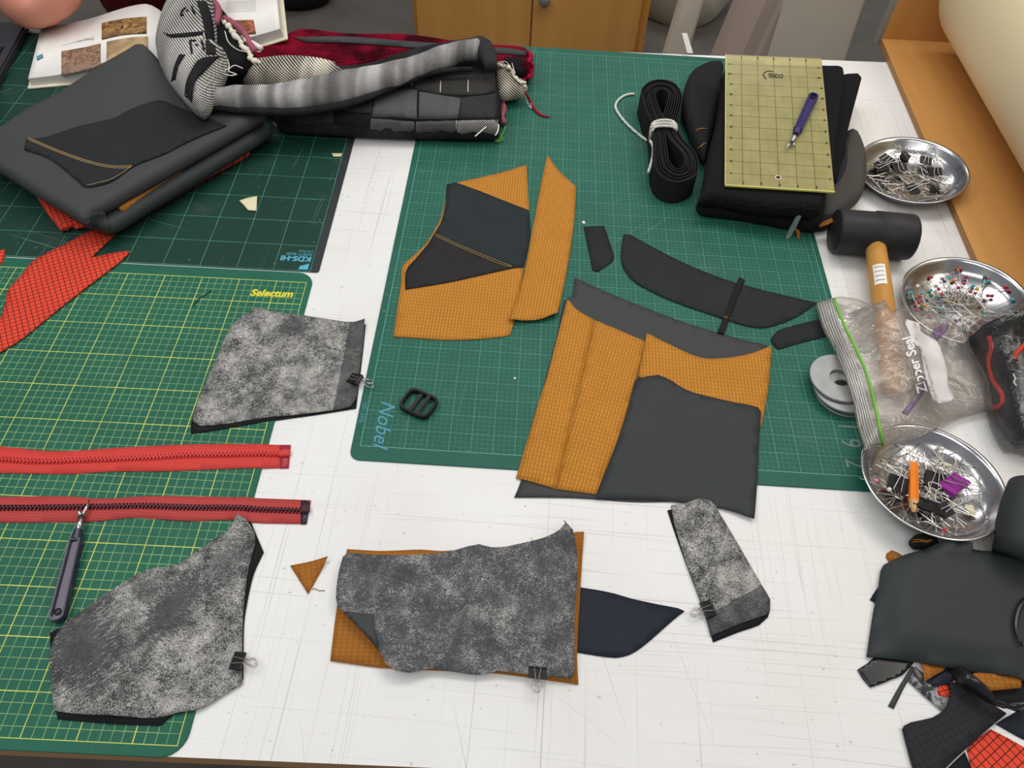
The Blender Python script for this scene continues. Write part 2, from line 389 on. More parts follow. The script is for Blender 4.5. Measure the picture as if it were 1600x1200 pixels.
def glassy(name, c, alpha, rough=.1, crinkle=0., white=.0):
    """thin clear plastic film"""
    g = G(name, rough, 0, .5); nt = g.t; out = [q for q in nt.nodes if q.type == 'OUTPUT_MATERIAL'][0]
    tr = g.n('ShaderNodeBsdfTransparent', {0: lin(c)}); g.b.inputs['Base Color'].default_value = lin(c)
    v = g.co(); h = g.noise(70, v, 4, .6, 1.2)
    if crinkle: g.bump(h, crinkle, .004)
    fr = g.n('ShaderNodeFresnel', {0: 1.45}).outputs[0]
    a = g.ma('ADD', g.ma('MULTIPLY', fr, .8), alpha, clamp=True)
    mx = g.n('ShaderNodeMixShader', {0: a, 1: tr.outputs[0], 2: g.b.outputs[0]}); nt.links.new(mx.outputs[0], out.inputs[0]); return g.m

def table_mat():
    g = G('white_table_laminate', .42, 0, .35); v = g.co(); x, y, z = g.xyz(v)
    c = g.mix(g.rng(g.noise(5, v), .35, .7), lin((231, 231, 231)), lin((224, 223, 221)))
    tot = None
    for (sx, sy, rz, th, seed) in ((1.6, 330, .02, .665, 0), (380, 1.3, .03, .675, 3), (3, 430, .05, .68, 7), (300, 2, -.3, .73, 11), (3, 260, .6, .745, 17), (2, 520, -.02, .66, 23), (500, 2.2, .01, .67, 29)):
        q = g.noise(1., g.n('ShaderNodeMapping', {'Vector': g.co(None, rz), 'Scale': (sx, sy, 1), 'Location': (seed, seed * 1.7, 0)}).outputs[0], 1.5, .4)
        l = g.ma('MULTIPLY', g.rng(q, th, th + .035), g.rng(g.noise(4, g.co(None, 0, (seed, 1, 0))), .4, .62)); tot = l if tot is None else g.ma('MAXIMUM', tot, l)
    c = g.mix(g.ma('MULTIPLY', tot, .34), c, lin((120, 118, 116)))
    sp = g.rng(g.noise(230, v, 0), .85, .865); c = g.mix(g.ma('MULTIPLY', sp, .4), c, lin((110, 108, 108)))
    g.bump(tot, .12, .0004); return g.col(c)
def cutting_mat(name, base, lines, ext, worn=(150, 160, 155), amt=.25, border=None, rough=.55, edge=None):
    """self-healing mat; lines = [(period, width, colour, strength)] printed inside ext"""
    g = G(name, rough, 0, .25); v = g.co(); x, y, z = g.xyz(v); ex0, ex1, ey0, ey1 = ext
    k = lin(base); c = g.mix(g.rng(g.noise(6, v, 4), .3, .7), tuple(a * .86 for a in k[:3]) + (1,), tuple(a * 1.1 for a in k[:3]) + (1,))
    sm = g.rng(g.noise(11, g.co((1, 1, 1), .3, (4, 2, 0)), 3), .62, .8, 0, .22); c = g.mix(sm, c, lin((96, 100, 96)))
    inn = g.ma('MULTIPLY', g.inside(x, ex0 - .0003, ex1 + .0003), g.inside(y, ey0 - .0003, ey1 + .0003))
    wearn = g.rng(g.noise(25, v, 3), .3, .6, .5, 1)
    for per, wd, lc, st in lines:
        m = g.ma('MAXIMUM', g.ln(x, per, wd), g.ln(y, per, wd)); m = g.ma('MULTIPLY', g.ma('MULTIPLY', m, inn), g.ma('MULTIPLY', wearn, st)); c = g.mix(m, c, lin(lc))
    if edge:
        i2 = g.ma('MULTIPLY', g.inside(x, ex0 + .0004, ex1 - .0004), g.inside(y, ey0 + .0004, ey1 - .0004)); c = g.mix(g.ma('MULTIPLY', g.ma('SUBTRACT', inn, i2), .9), c, lin(edge))
    if border: c = g.mix(g.ma('GREATER_THAN', x, border[1]), c, lin(border[0]))
    tot = None
    for (sx, sy, rz, th, seed) in ((3, 330, .3, .69, 0), (300, 4, .1, .69, 5), (5, 260, -.8, .71, 9)):
        q = g.noise(1., g.n('ShaderNodeMapping', {'Vector': g.co(None, rz), 'Scale': (sx, sy, 1), 'Location': (seed, 0, 0)}).outputs[0], 1.5, .4)
        l = g.ma('MULTIPLY', g.rng(q, th, th + .04), g.rng(g.noise(5, g.co(None, 0, (seed, 1, 0))), .45, .65)); tot = l if tot is None else g.ma('MAXIMUM', tot, l)
    spk = g.rng(g.noise(150, v, 1), .76, .8); tot = g.ma('MAXIMUM', tot, spk)
    c = g.mix(g.ma('MULTIPLY', tot, amt), c, lin(worn)); g.bump(g.noise(900, v, 1), .12, .0003); return g.col(c)

MAT = {}
MAT['table'] = table_mat()
MAT['ply'] = wood('birch_plywood', (198, 143, 78), (210, 157, 92), rough=.45, ax=1)
MAT['plyx'] = wood('birch_plywood_panel', (198, 144, 80), (210, 158, 92), rough=.45, ax=2)
MAT['plyedge'] = ply_edge('plywood_edge', (196, 150, 100), (120, 82, 50))
MAT['tabedge'] = ply_edge('table_edge_plywood', (206, 164, 118), (140, 102, 68))
MAT['cabinet'] = wood('honey_veneer', (200, 144, 76), (210, 156, 86), rough=.42, ax=2, sc=.6)
MAT['cabedge'] = plain('cabinet_edge_wood', (196, 136, 62), .5)
MAT['floor'] = plain('grey_concrete', (104, 99, 94), .55, 0, .2, 5)
MAT['greyedge'] = plain('grey_painted_edge', (142, 140, 130), .6)
MAT['creamroll'] = plain('cream_roll_paper', (244, 226, 186), .5, 0, .03, 3)
MAT['nobel'] = cutting_mat('green_inch_mat', (33, 93, 78), [(.00635, .0005, (84, 146, 128), .5), (.0254, .0006, (100, 164, 146), .7)], (0, .594, 0, .876), edge=(108, 176, 156))
MAT['kds'] = cutting_mat('dark_green_mat', (19, 58, 48), [(.0502, .0007, (96, 170, 150), .8)], (-.9, .0502, -.3012, .28), amt=.35, border=((48, 52, 54), .0508))
MAT['selectum'] = cutting_mat('green_centimetre_mat', (29, 96, 76), [(.01, .0006, (168, 196, 118), .75), (.05, .001, (214, 214, 96), .9)], (-.62, .2402, -.590, -.0095), amt=.12, edge=(214, 214, 96))
MAT['charcoal'] = cloth('charcoal_coated_cloth', (59, 61, 62), .0007, .03, .62, spec=.35, mott=.04)
MAT['charcoal2'] = cloth('slate_coated_cloth', (48, 53, 54), .0007, .03, .6, spec=.35, mott=.05)
MAT['blackrip'] = cloth('black_ripstop', (37, 39, 42), .0008, .05, .7, (.0052, .0052, .0005, (30, 31, 34), .7))
MAT['slaterip'] = cloth('dark_slate_ripstop', (38, 45, 48), .0008, .05, .7, (.0052, .0052, .0005, (38, 45, 48), .6))
MAT['brownblack'] = cloth('brown_black_ripstop', (40, 38, 40), .0008, .06, .7, (.0052, .0052, .0005, (40, 38, 41), .6))
MAT['quilt'] = cloth('black_diamond_ripstop', (41, 43, 46), .0008, .05, .7, (.0062, .0062, .0007, (27, 28, 31), .75))
MAT['navy'] = cloth('navy_black_ripstop', (35, 40, 50), .0008, .05, .65, (.0062, .0062, .0006, (28, 33, 42), .6))
MAT['black'] = cloth('black_cloth', (28, 28, 31), .0009, .05, .8)
MAT['blackwool'] = cloth('black_felted_cloth', (26, 26, 28), .0012, .06, .9, spec=.1)
MAT['blackelastic'] = cloth('black_elastic', (34, 33, 33), .0014, .14, .8, spec=.15)
MAT['brownrip'] = cloth('brown_grey_ripstop', (76, 72, 70), .0008, .05, .75, (.0062, .0062, .0007, (52, 49, 48), .8))
MAT['tan'] = cloth('ochre_waffle_cloth', (176, 114, 36), .0011, .05, .75, spots=(.0042, .0058, .0017, .0034, (212, 160, 84), .7), mott=.05)
MAT['brown'] = cloth('brown_ochre_cloth', (150, 92, 30), .0011, .05, .75, spots=(.0058, .0042, .0040, .0017, (186, 130, 62), .45), mott=.08)
MAT['red'] = cloth('orange_red_ripstop', (224, 70, 48), .0009, .1, .65, (.0066, .0066, .0009, (58, 24, 26), .95), mott=.05)
def wool(name, dark, light, per):
    g = G(name, .95, 0, .05); v = g.co(); x, y, z = g.xyz(v); n1 = g.noise(55, v, 3); n2 = g.noise(16, v, 2)
    t = g.ma('SINE', g.ma('MULTIPLY', g.ma('ADD', g.ma('ADD', x, g.ma('MULTIPLY', y, .5)), g.ma('MULTIPLY', n1, .006)), 6.283 / per)); u = g.ma('SINE', g.ma('MULTIPLY', g.ma('SUBTRACT', y, g.ma('MULTIPLY', x, .4)), 6.283 / per * .8))
    k = g.ma('ADD', g.ma('MULTIPLY', t, .3), g.ma('MULTIPLY', u, .2)); f = g.ma('ADD', k, g.rng(n2, .38, .62), clamp=True); g.bump(k, .9, .003); return g.col(g.mix(f, lin(dark), lin(light)))
MAT['redwool'] = wool('crimson_wool_knit', (44, 6, 16), (142, 18, 44), .0052)
MAT['greywool'] = cloth('charcoal_wool', (66, 67, 68), .0022, .3, .95, spec=.05, mott=.25)
MAT['creamwool'] = cloth('cream_yarn', (222, 214, 196), .002, .2, .95, spec=.05)
MAT['pinkwool'] = cloth('dusty_pink_yarn', (150, 84, 100), .002, .25, .95, spec=.05)
MAT['redyarn'] = cloth('crimson_yarn', (158, 22, 52), .002, .25, .9, spec=.05)
MAT['green_yarn'] = plain('green_yarn', (92, 170, 60), .8)
MAT['white_yarn'] = plain('white_yarn', (226, 222, 214), .85)
MAT['thread'] = plain('yellow_thread', (188, 158, 96), .7)
MAT['ochre_thread'] = plain('ochre_thread', (190, 140, 40), .7)
MAT['white'] = plain('white_paper', (236, 234, 230), .6, 0, .03)
MAT['cream'] = plain('cream_paper', (224, 214, 178), .7, 0, .05)
MAT['ivory'] = plain('ivory_board', (226, 220, 196), .6)
MAT['steel'] = plain('stainless_steel', (182, 182, 185), .2, 1., .04, 12)
MAT['pin'] = plain('pin_steel', (214, 209, 202), .3, 1., .05)
MAT['brass'] = plain('brass_wire', (206, 168, 80), .3, 1.)
MAT['wire'] = plain('nickel_wire', (196, 192, 188), .25, 1.)
MAT['zinc'] = plain('zinc_plate', (158, 160, 161), .45, .7, .1, 60)
MAT['blackplastic'] = plain('black_plastic', (32, 32, 34), .42)
MAT['clipblack'] = plain('black_enamel', (18, 18, 20), .4, spec=.35)
MAT['rubber'] = plain('black_rubber', (38, 38, 40), .5, 0, .2, 25)
MAT['handle'] = wood('mallet_ash_wood', (206, 156, 82), (186, 130, 60), rough=.35, ax=2, sc=1.6)
MAT['purpleplastic'] = plain('violet_plastic', (48, 38, 96), .28, spec=.5)
MAT['darkviolet'] = plain('dark_violet_plastic', (44, 38, 66), .25, spec=.5)
MAT['purpleclip'] = plain('purple_enamel', (142, 42, 140), .35)
MAT['orange'] = plain('orange_paint', (240, 130, 24), .4)
MAT['rawwood'] = plain('bare_cedar', (214, 170, 118), .7)
MAT['graphite'] = plain('graphite', (50, 50, 52), .4)
MAT['skin'] = plain('skin', (222, 150, 128), .5, 0, .06, 14)
MAT['darkred'] = plain('dark_red_knit', (92, 10, 16), .9, 0, .3, 60)
MAT['dark'] = plain('dark_cloth', (34, 34, 38), .9)
MAT['hair'] = plain('dark_brown_hair', (48, 34, 28), .6)
MAT['laptop'] = plain('black_laptop_shell', (52, 50, 56), .45)
MAT['key'] = plain('black_key', (28, 28, 32), .5)
MAT['screen'] = plain('dark_screen', (18, 18, 22), .15)
MAT['yellowprint'] = plain('yellow_print', (226, 214, 58), .6, 0, .03)
MAT['blueprint'] = plain('pale_blue_print', (84, 150, 168), .6, 0, .05)
MAT['cyanprint'] = plain('cyan_print', (86, 172, 196), .6, 0, .05)
MAT['chalk'] = plain('grey_marker', (118, 134, 128), .8, 0, .1)
MAT['blackprint'] = plain('black_print', (30, 32, 30), .6)
MAT['whiteprint'] = plain('white_print', (238, 236, 238), .5, 0, .02)
MAT['film'] = film('clear_plastic_film', (250, 247, 244), .11, .05, .22, 45, .02)
MAT['darkfilm'] = film('clear_bag_film', (250, 250, 250), .012, .05, .3, 45, .02)
MAT['film2'] = film('clear_grip_film', (246, 248, 250), .5, .1, .2, 60, .15)
MAT['bagfilm'] = glassy('milky_plastic_film', (232, 226, 208), .55, .25, .8)
MAT['greenstrip'] = plain('green_zip_strip', (112, 190, 60), .4)
MAT['label'] = glassy('white_label_ink', (246, 242, 244), .62, .5)
MAT['violetink'] = film('violet_ink', (206, 176, 226), .12, .2, .1, 45, .02)
MAT['bin'] = plain('pale_grey_plastic', (216, 206, 192), .5, 0, .05, 4)
MAT['binrim'] = plain('taupe_plastic', (184, 168, 158), .5, 0, .05, 4)
MAT['post'] = plain('pale_painted_wood', (212, 202, 188), .6, 0, .06, 8)
MAT['glossblack'] = plain('glossy_black_vinyl', (28, 29, 33), .24, 0, .2, 30, spec=.45)
MAT['cord'] = plain('red_cord', (196, 62, 50), .7)
def tape_mat(name, c):
    g = G(name, .75); x, y, z = g.xyz(g.co()); k = lin(c); m = g.ma('SINE', g.ma('MULTIPLY', y, 6.283 / .0032))
    return g.col(g.mix(g.rng(m, -1, 1), tuple(a * .86 for a in k[:3]) + (1,), tuple(min(1, a * 1.08) for a in k[:3]) + (1,)))
MAT['zip1'] = tape_mat('scarlet_zip_tape', (206, 64, 58)); MAT['zip1t'] = plain('scarlet_zip_teeth', (206, 62, 58), .3)
MAT['zip2'] = tape_mat('brick_red_zip_tape', (178, 66, 64)); MAT['zip2t'] = plain('maroon_zip_teeth', (74, 22, 34), .35)
MAT['ziptip1'] = plain('dull_crimson_film', (168, 52, 66), .3); MAT['ziptip2'] = plain('dark_navy_film', (52, 46, 62), .3)
def stripes(name, c1, c2, per, ax=0, wd=.5, rough=.9, rz=0.):
    g = G(name, rough, 0, .1); v = g.co(None, rz); x, y, z = g.xyz(v); u = (x, y, z)[ax]
    n_ = g.ma('MULTIPLY', g.ma('SUBTRACT', g.noise(120, v), .5), per * .5); return g.col(g.mix(g.ln(g.ma('ADD', u, n_), per, per * wd), lin(c1), lin(c2)))
def twill(name, dark, light, per=.0024, mott=.5, msc=30.):
    """black and white woven twill; broad blocks drift between grey and white"""
    g = G(name, .95, 0, .05); v = g.co(); x, y, z = g.xyz(v)
    d = g.ma('SINE', g.ma('MULTIPLY', g.ma('ADD', g.ma('ADD', x, g.ma('MULTIPLY', y, .7)), g.ma('MULTIPLY', z, 1.1)), 6.283 / per))
    e = g.ma('SINE', g.ma('MULTIPLY', g.ma('SUBTRACT', x, g.ma('ADD', y, z)), 6.283 / per * 1.3)); t = g.ma('ADD', g.ma('MULTIPLY', d, .6), g.ma('MULTIPLY', e, .4))
    bx = g.n('ShaderNodeTexNoise', {'Vector': g.co((msc * 1.3, 3, 3)), 'Scale': 1., 'Detail': 1.5}).outputs[0]; b1 = g.rng(g.ma('ADD', bx, g.ma('MULTIPLY', g.ma('SUBTRACT', g.noise(60, v), .5), .12)), .36, .64)
    f = g.ma('ADD', g.rng(t, -.22, .22, 0, .75), g.ma('MULTIPLY', g.ma('SUBTRACT', b1, .5), mott * 2), clamp=True)
    g.bump(t, .4, .0008); return g.col(g.mix(f, lin(dark), lin(light)))
MAT['twill_light'] = twill('black_white_twill', (44, 44, 48), (226, 223, 218), .0046, .12)
MAT['twill_grey'] = twill('grey_block_twill', (46, 46, 50), (216, 214, 212), .0034, .36, 30)
MAT['twill_mid'] = twill('mid_grey_twill', (50, 51, 53), (128, 127, 126), .0022, .12)
MAT['twill_dark'] = twill('dark_grey_twill', (34, 34, 36), (84, 84, 84), .0022, .15)
MAT['twill_black'] = twill('black_dotted_weave', (20, 20, 22), (92, 90, 88), .0044, .05)
MAT['twill_dots'] = twill('white_dotted_weave', (40, 40, 42), (214, 210, 206), .0046, .1)
MAT['twill_cream'] = twill('cream_black_basket_weave', (34, 32, 32), (240, 232, 214), .0056, .3, 22)
MAT['blanket'] = twill('black_blanket', (24, 24, 27), (62, 62, 64), .0026, .2)
def acrylic():
    g = G('olive_tinted_acrylic', .18, 0, .5); nt = g.t; out = [q for q in nt.nodes if q.type == 'OUTPUT_MATERIAL'][0]; v = g.co(); x, y, z = g.xyz(v)
    I = .1524 / 6; J = .3048 / 12; top = g.ma('GREATER_THAN', z, .0015)
    m = g.ma('MAXIMUM', g.ln(x, I, .0007), g.ln(y, J, .0007))
    mn = g.ma('MAXIMUM', g.ma('MULTIPLY', g.ln(x, I / 2, .0005), g.ln(y, I / 8, I / 16)), g.ma('MULTIPLY', g.ln(y, J / 2, .0005), g.ln(x, I / 8, I / 16)))
    l = g.ma('MULTIPLY', g.ma('MAXIMUM', m, g.ma('MULTIPLY', mn, .45)), top)
    n_ = g.rng(g.noise(35, v, 4), .35, .7); base = g.mix(n_, lin((178, 170, 118)), lin((194, 186, 134)))
    g.set(g.b.inputs['Base Color'], g.mix(l, base, lin((50, 54, 34))))
    tr = g.n('ShaderNodeBsdfTransparent', {0: lin((240, 236, 180))}); a = g.ma('MAXIMUM', .62, l)
    mx = g.n('ShaderNodeMixShader', {0: a, 1: tr.outputs[0], 2: g.b.outputs[0]}); nt.links.new(mx.outputs[0], out.inputs[0]); return g.m
MAT['acrylic'] = acrylic(); MAT['acryliclip'] = plain('bright_acrylic_edge', (214, 214, 120), .2)
def photo_mat(name, cs, sc, seed):
    g = G(name, .4); v = g.co(None, 0, (seed, seed, 0)); f = g.noise(sc, v, 5, .65, 1.5); f2 = g.noise(sc * .4, v, 2)
    c = g.mix(g.rng(f, .35, .65), lin(cs[0]), lin(cs[1])); return g.col(g.mix(g.rng(f2, .5, .65, 0, .8), c, lin(cs[2])))

# ------------------------------------------------------------------ the room: floor, table, what stands behind it
FZ = -.88
o = box('floor', (-6, -3, FZ - .05), (7, 8, FZ), MAT['floor']); tag(o, 'grey concrete workshop floor under everything', 'floor', kind='structure')
for n_, lo, hi in (('wall_back', (-6, 7.9, FZ), (7, 8, 2.2)), ('wall_left', (-6, -3, FZ), (-5.9, 8, 2.2)), ('wall_right', (6.9, -3, FZ), (7, 8, 2.2))):
    tag(box(n_, lo, hi, MAT['white']), 'plain white workshop wall far from the table', 'wall', kind='structure')
def slab(name, poly, z0, z1, mat, parent=None, bev=.0, seg=.02, corner=38, edge_mat=None):
    q = [np.array(p, float) for p in poly]; n = len(q); V = [(p[0], p[1], z0) for p in q] + [(p[0], p[1], z1) for p in q]
    Fs = [tuple(range(n))[::-1], tuple(range(n, 2 * n))] + [(i, (i + 1) % n, (i + 1) % n + n, i + n) for i in range(n)]
    ob = place(name, V, Fs, mat, parent)
    if bev: bevel_mesh(ob.data, bev, 1)
    if edge_mat:
        ob.data.materials.append(edge_mat)
        for p in ob.data.polygons:
            if abs(p.normal.z) < .5: p.material_index = 1
    return ob
table = empty('work_table', (0, .3, FZ)); tag(table, 'large white laminate work table with scratched top and plywood edge', 'table')
yb = lambda x: .9010 + .0417 * x
yf = lambda x: -.3146 + .018 * x
XL, XR = -1.25, 1.32
o = slab('table_top', [(XL, yf(XL)), (XR, yf(XR)), (XR, yb(XR)), (XL, yb(XL))], -.024, 0, MAT['table'], table, edge_mat=MAT['tabedge'])
for lx, ly in ((-1.15, -.22), (1.2, -.2), (-1.15, .75), (1.2, .85)): box('leg', (lx - .03, ly - .03, FZ), (lx + .03, ly + .03, -.024), MAT['post'], None).parent = table
for ch in table.children:
    if ch.name.startswith('leg'): ch.matrix_parent_inverse = parent_inv(table)

def mat_slab(name, loc, rz, ext, rad, mat, th=.002):
    x0, x1, y0, y1 = ext; pts = []
    for cx, cy, a0 in ((x1 - rad, y0 + rad, -90), (x1 - rad, y1 - rad, 0), (x0 + rad, y1 - rad, 90), (x0 + rad, y0 + rad, 180)):
        for k in range(7): a = math.radians(a0 + k * 15); pts.append((cx + rad * math.cos(a), cy + rad * math.sin(a)))
    n = len(pts); V = [(x, y, 0) for x, y in pts] + [(x, y, th) for x, y in pts]
    Fs = [tuple(range(n))[::-1], tuple(range(n, 2 * n))] + [(i, (i + 1) % n, (i + 1) % n + n, i + n) for i in range(n)]
    me = mesh_from(name, V, Fs, [mat]); bevel_mesh(me, .0005, 1); ob = bpy.data.objects.new(name, me); COL.objects.link(ob); ob.matrix_basis = M((*loc, .0), rz)
    c, s = math.cos(rz), math.sin(rz); W = [(loc[0] + c * x - s * y, loc[1] + s * x + c * y) for x, y in pts]
    rs = region(W); m = pip(W, GX[rs], GY[rs]); H[rs] = np.where(m, np.maximum(H[rs], th), H[rs]); return ob
MT = .002
nobel = tag(mat_slab('cutting_mat', (.0098, .019), 0, (-.0098, .6015, -.019, .893), .012, MAT['nobel']), 'green cutting mat with fine inch grid in the middle of the table', 'cutting mat')
kds = tag(mat_slab('cutting_mat', (-.1595, .5947), .0126, (-.9, .062, -.3016, .268), .004, MAT['kds']), 'dark green cutting mat with wide cyan squares and black border', 'cutting mat')
sel = tag(mat_slab('cutting_mat', (-.346, .2791), .0131, (-.64, .2478, -.600, .009), .022, MAT['selectum']), 'green cutting mat with yellow grid lines at lower left', 'cutting mat')
T = MT + .0003
text('brand_print', 'Selectum', .0165, M((.171, -.039, T), .02), MAT['yellowprint'], sel, bold=.0006, shear=.15, sx=.92)
# the inch mat's print runs down its left edge
text('name_print', 'Nobel', .026, M((.0145, .066, T), -math.pi / 2), MAT['blueprint'], nobel, shear=.35, sx=1.0)
text('number_print', '1201-2436', .0075, M((-.0068, .062, T), -math.pi / 2), MAT['blueprint'], nobel, sx=.95)
text('brand_print', 'KDS-HI', .0135, M((.0475, -.2735, T), math.pi), MAT['cyanprint'], kds, bold=.0005)
text('small_print', 'SAFETY BASE', .007, M((.0475, -.2668, T), math.pi), MAT['cyanprint'], kds, sx=.9)
text('small_print', 'LM:70x0', .0058, M((.0475, -.2610, T), math.pi), MAT['cyanprint'], kds)
V = [(.0465, -.2985, T), (.0335, -.2985, T), (.0350, -.2920, T), (.0465, -.2865, T)]
place('logo_print', [np.array(M((-.1595, .5947, 0), .0126) @ Vector(v)) for v in V], [(0, 3, 2, 1)], MAT['cyanprint'], kds)
for s_, a_, b_ in (('1', 1326, 669), ('9', 1331, 695), ('2', 1338, 727)):
    x, y = P(a_, b_, .002)[:2] - np.array([.0098, .019])
    text('marker_digit', s_, .034, M((x - .012, y + .009, T), -math.pi / 2), MAT['chalk'], nobel, sx=.8)

# plywood shelf along the right side of the table and the roll that lies on it
shelf = empty('plywood_shelf', (.95, .4, 0)); tag(shelf, 'plywood shelf board with upright end panel on the right of the table', 'shelf')
ex = lambda y: .8325 + .018 * (y - .4)
o = slab('board', [(ex(-.25), -.25), (1.3, -.25), (1.3, 1.0), (ex(1.0), 1.0)], .0, .012, MAT['ply'], shelf, edge_mat=MAT['plyedge'])
rs = region([(.8, -.25), (1.3, 1.)]); m = pip([(ex(-.25), -.25), (1.3, -.25), (1.3, 1.0), (ex(1.0), 1.0)], GX[rs], GY[rs]); H[rs] = np.where(m, .012, H[rs])
o = slab('end_panel', [(.843, 1.0), (1.3, 1.0), (1.3, 1.02), (.843, 1.02)], .0, .48, MAT['plyx'], shelf)
o = slab('panel_edge', [(.8385, .9995), (.843, .9995), (.843, 1.021), (.8385, 1.021)], .0, .48, MAT['greyedge'], shelf)
RR = .145; rx_ = .972 + .406 * RR
V, Fs = lathe_vf([(0, 0), (.03, 0), (.03, .012), (RR - .012, .012), (RR - .003, .003), (RR, .012), (RR, 1.18), (RR - .012, 1.19), (0, 1.19)], 72)
me = mesh_from('paper_roll', V, Fs, [MAT['creamroll']]); o = link('paper_roll', me, smooth=True)
o.matrix_basis = M((rx_, .965, .0125 + RR), 0, math.pi / 2); tag(o, 'thick roll of cream paper lying along the plywood shelf', 'paper roll')

# behind the table
cb = empty('cabinet', (.2, 2.2, FZ)); tag(cb, 'honey coloured wooden cabinet with two doors behind the table', 'cabinet')
CY = 2.0; pl = PY(652, 40, CY); pm = PY(830, 40, CY); pr = PY(998, 40, CY); xl, xm, xr = pl[0], pm[0], pr[0]
box('body', (xl - .012, CY + .02, FZ), (xr + .028, CY + .5, .05), MAT['cabedge'], None); bd = bpy.data.objects['body']; bd.parent = cb; bd.matrix_parent_inverse = parent_inv(cb)
for a, b in ((xl, xm - .002), (xm + .002, xr)):
    d = box('door', (a, CY, FZ + .08), (b, CY + .019, .045), MAT['cabinet'], None, .002); d.parent = cb; d.matrix_parent_inverse = parent_inv(cb)
d2 = d
kp = PY(851, -3, CY); V, Fs = lathe_vf([(0, .028), (.008, .028), (.017, .024), (.019, .016), (.012, .008), (.008, 0)], 24)
k = link('knob', mesh_from('knob', V, Fs, [MAT['zinc']]), smooth=True); k.parent = d2; k.matrix_parent_inverse = parent_inv(d2); k.matrix_basis = M((kp[0], CY, kp[2]), 0, math.pi / 2)
def on_plane(name, px, y0, y1, mat, parent=None, bev=.004):
    q = [PY(x, y, y0) for x, y in px]; n = len(q); V = [(p[0], y0, p[2]) for p in q] + [(p[0], y1, p[2]) for p in q]
    Fs = [tuple(range(n)), tuple(range(n, 2 * n))[::-1]] + [((i + 1) % n, i, i + n, (i + 1) % n + n) for i in range(n)]
    ob = place(name, V, Fs, mat, parent)
    bm = bmesh.new(); bm.from_mesh(ob.data); bmesh.ops.recalc_face_normals(bm, faces=bm.faces); bm.to_mesh(ob.data); bm.free()
    if bev: bevel_mesh(ob.data, bev)
    return ob
def reach(px0, px1, y, z):     # where the line through two pixels on plane y comes to height z
    a, b = PY(*px0, y), PY(*px1, y); t = (z - a[2]) / (b[2] - a[2]); return (a + t * (b - a))
def standing(name, L0, L1, R0, R1, y0, y1, ztop, mat, parent=None, bev=.006, zb=FZ):
    q = [reach(L0, L1, y0, ztop), reach(L0, L1, y0, zb), reach(R0, R1, y0, zb), reach(R0, R1, y0, ztop)]
    V = [(p[0], y, p[2]) for y in (y0, y1) for p in q]; Fs = [(0, 1, 2, 3), (7, 6, 5, 4), (0, 4, 5, 1), (1, 5, 6, 2), (2, 6, 7, 3), (3, 7, 4, 0)]
    ob = place(name, V, Fs, mat, parent); bm = bmesh.new(); bm.from_mesh(ob.data); bmesh.ops.recalc_face_normals(bm, faces=bm.faces); bm.to_mesh(ob.data); bm.free()
    if bev: bevel_mesh(ob.data, bev)
    return ob
tr = empty('trestle', (.9, 1.75, FZ)); tag(tr, 'slanting pale painted trestle leg behind the table edge', 'trestle')
standing('leg', (1066, 0), (1048, 60), (1101, 0), (1083, 60), 1.7, 1.76, -.1, MAT['post'], tr)
a_, b_ = reach((1066, 0), (1048, 60), 1.7, -.1), reach((1101, 0), (1083, 60), 1.7, -.1)
o = box('crossbar', (a_[0] - .03, 1.69, -.1), (b_[0] + .6, 1.77, -.06), MAT['post']); o.parent = tr; o.matrix_parent_inverse = parent_inv(tr)
bn = empty('storage_bin', (1.2, 1.5, FZ)); tag(bn, 'tall pale grey plastic bin standing behind the table', 'bin')
standing('body', (1205, 0), (1178, 60), (1362, 0), (1338, 60), 1.35, 1.65, -.05, MAT['binrim'], bn, .03)
standing('front_panel', (1226, 0), (1208, 60), (1352, 0), (1332, 60), 1.342, 1.352, -.06, MAT['bin'], bn, .004, zb=-.7)
q = P(1060, 30, FZ); r_ = np.random.default_rng(3)
bm = bmesh.new(); bmesh.ops.create_icosphere(bm, subdivisions=4, radius=1)
wf = wave(55)
for v in bm.verts:
    p = np.array(v.co); k = 1 + .35 * wf(p[0] * .09, p[1] * .09 + p[2] * .07) + .1 * wf(p[2] * .2, p[0] * .2 + p[1] * .13); v.co = Vector((p[0] * .19 * k, p[1] * .16 * k, max(-.16, p[2] * .2 * k)))
me = bpy.data.meshes.new('plastic_bag'); bm.to_mesh(me); bm.free(); o = link('plastic_bag', me, MAT['bagfilm'], smooth=True); o.location = (q[0], q[1] + .08, FZ + .16)
tag(o, 'crumpled milky plastic bag on the floor beside the cabinet', 'plastic bag')
q = P(470, 22, FZ)
V, Fs = lathe_vf([(0, 0), (.10, 0), (.15, .02), (.17, .08), (.16, .2), (.12, .28), (0, .3)], 40); o = link('black_bag', mesh_from('black_bag', V, Fs, [MAT['dark']]), smooth=True)
for v in o.data.vertices: v.co.x *= 1 + .08 * math.sin(v.co.z * 30); v.co.y *= .8
o.location = (q[0] - .05, q[1] + .12, FZ); tag(o, 'rounded black cloth bag standing on the floor', 'bag')
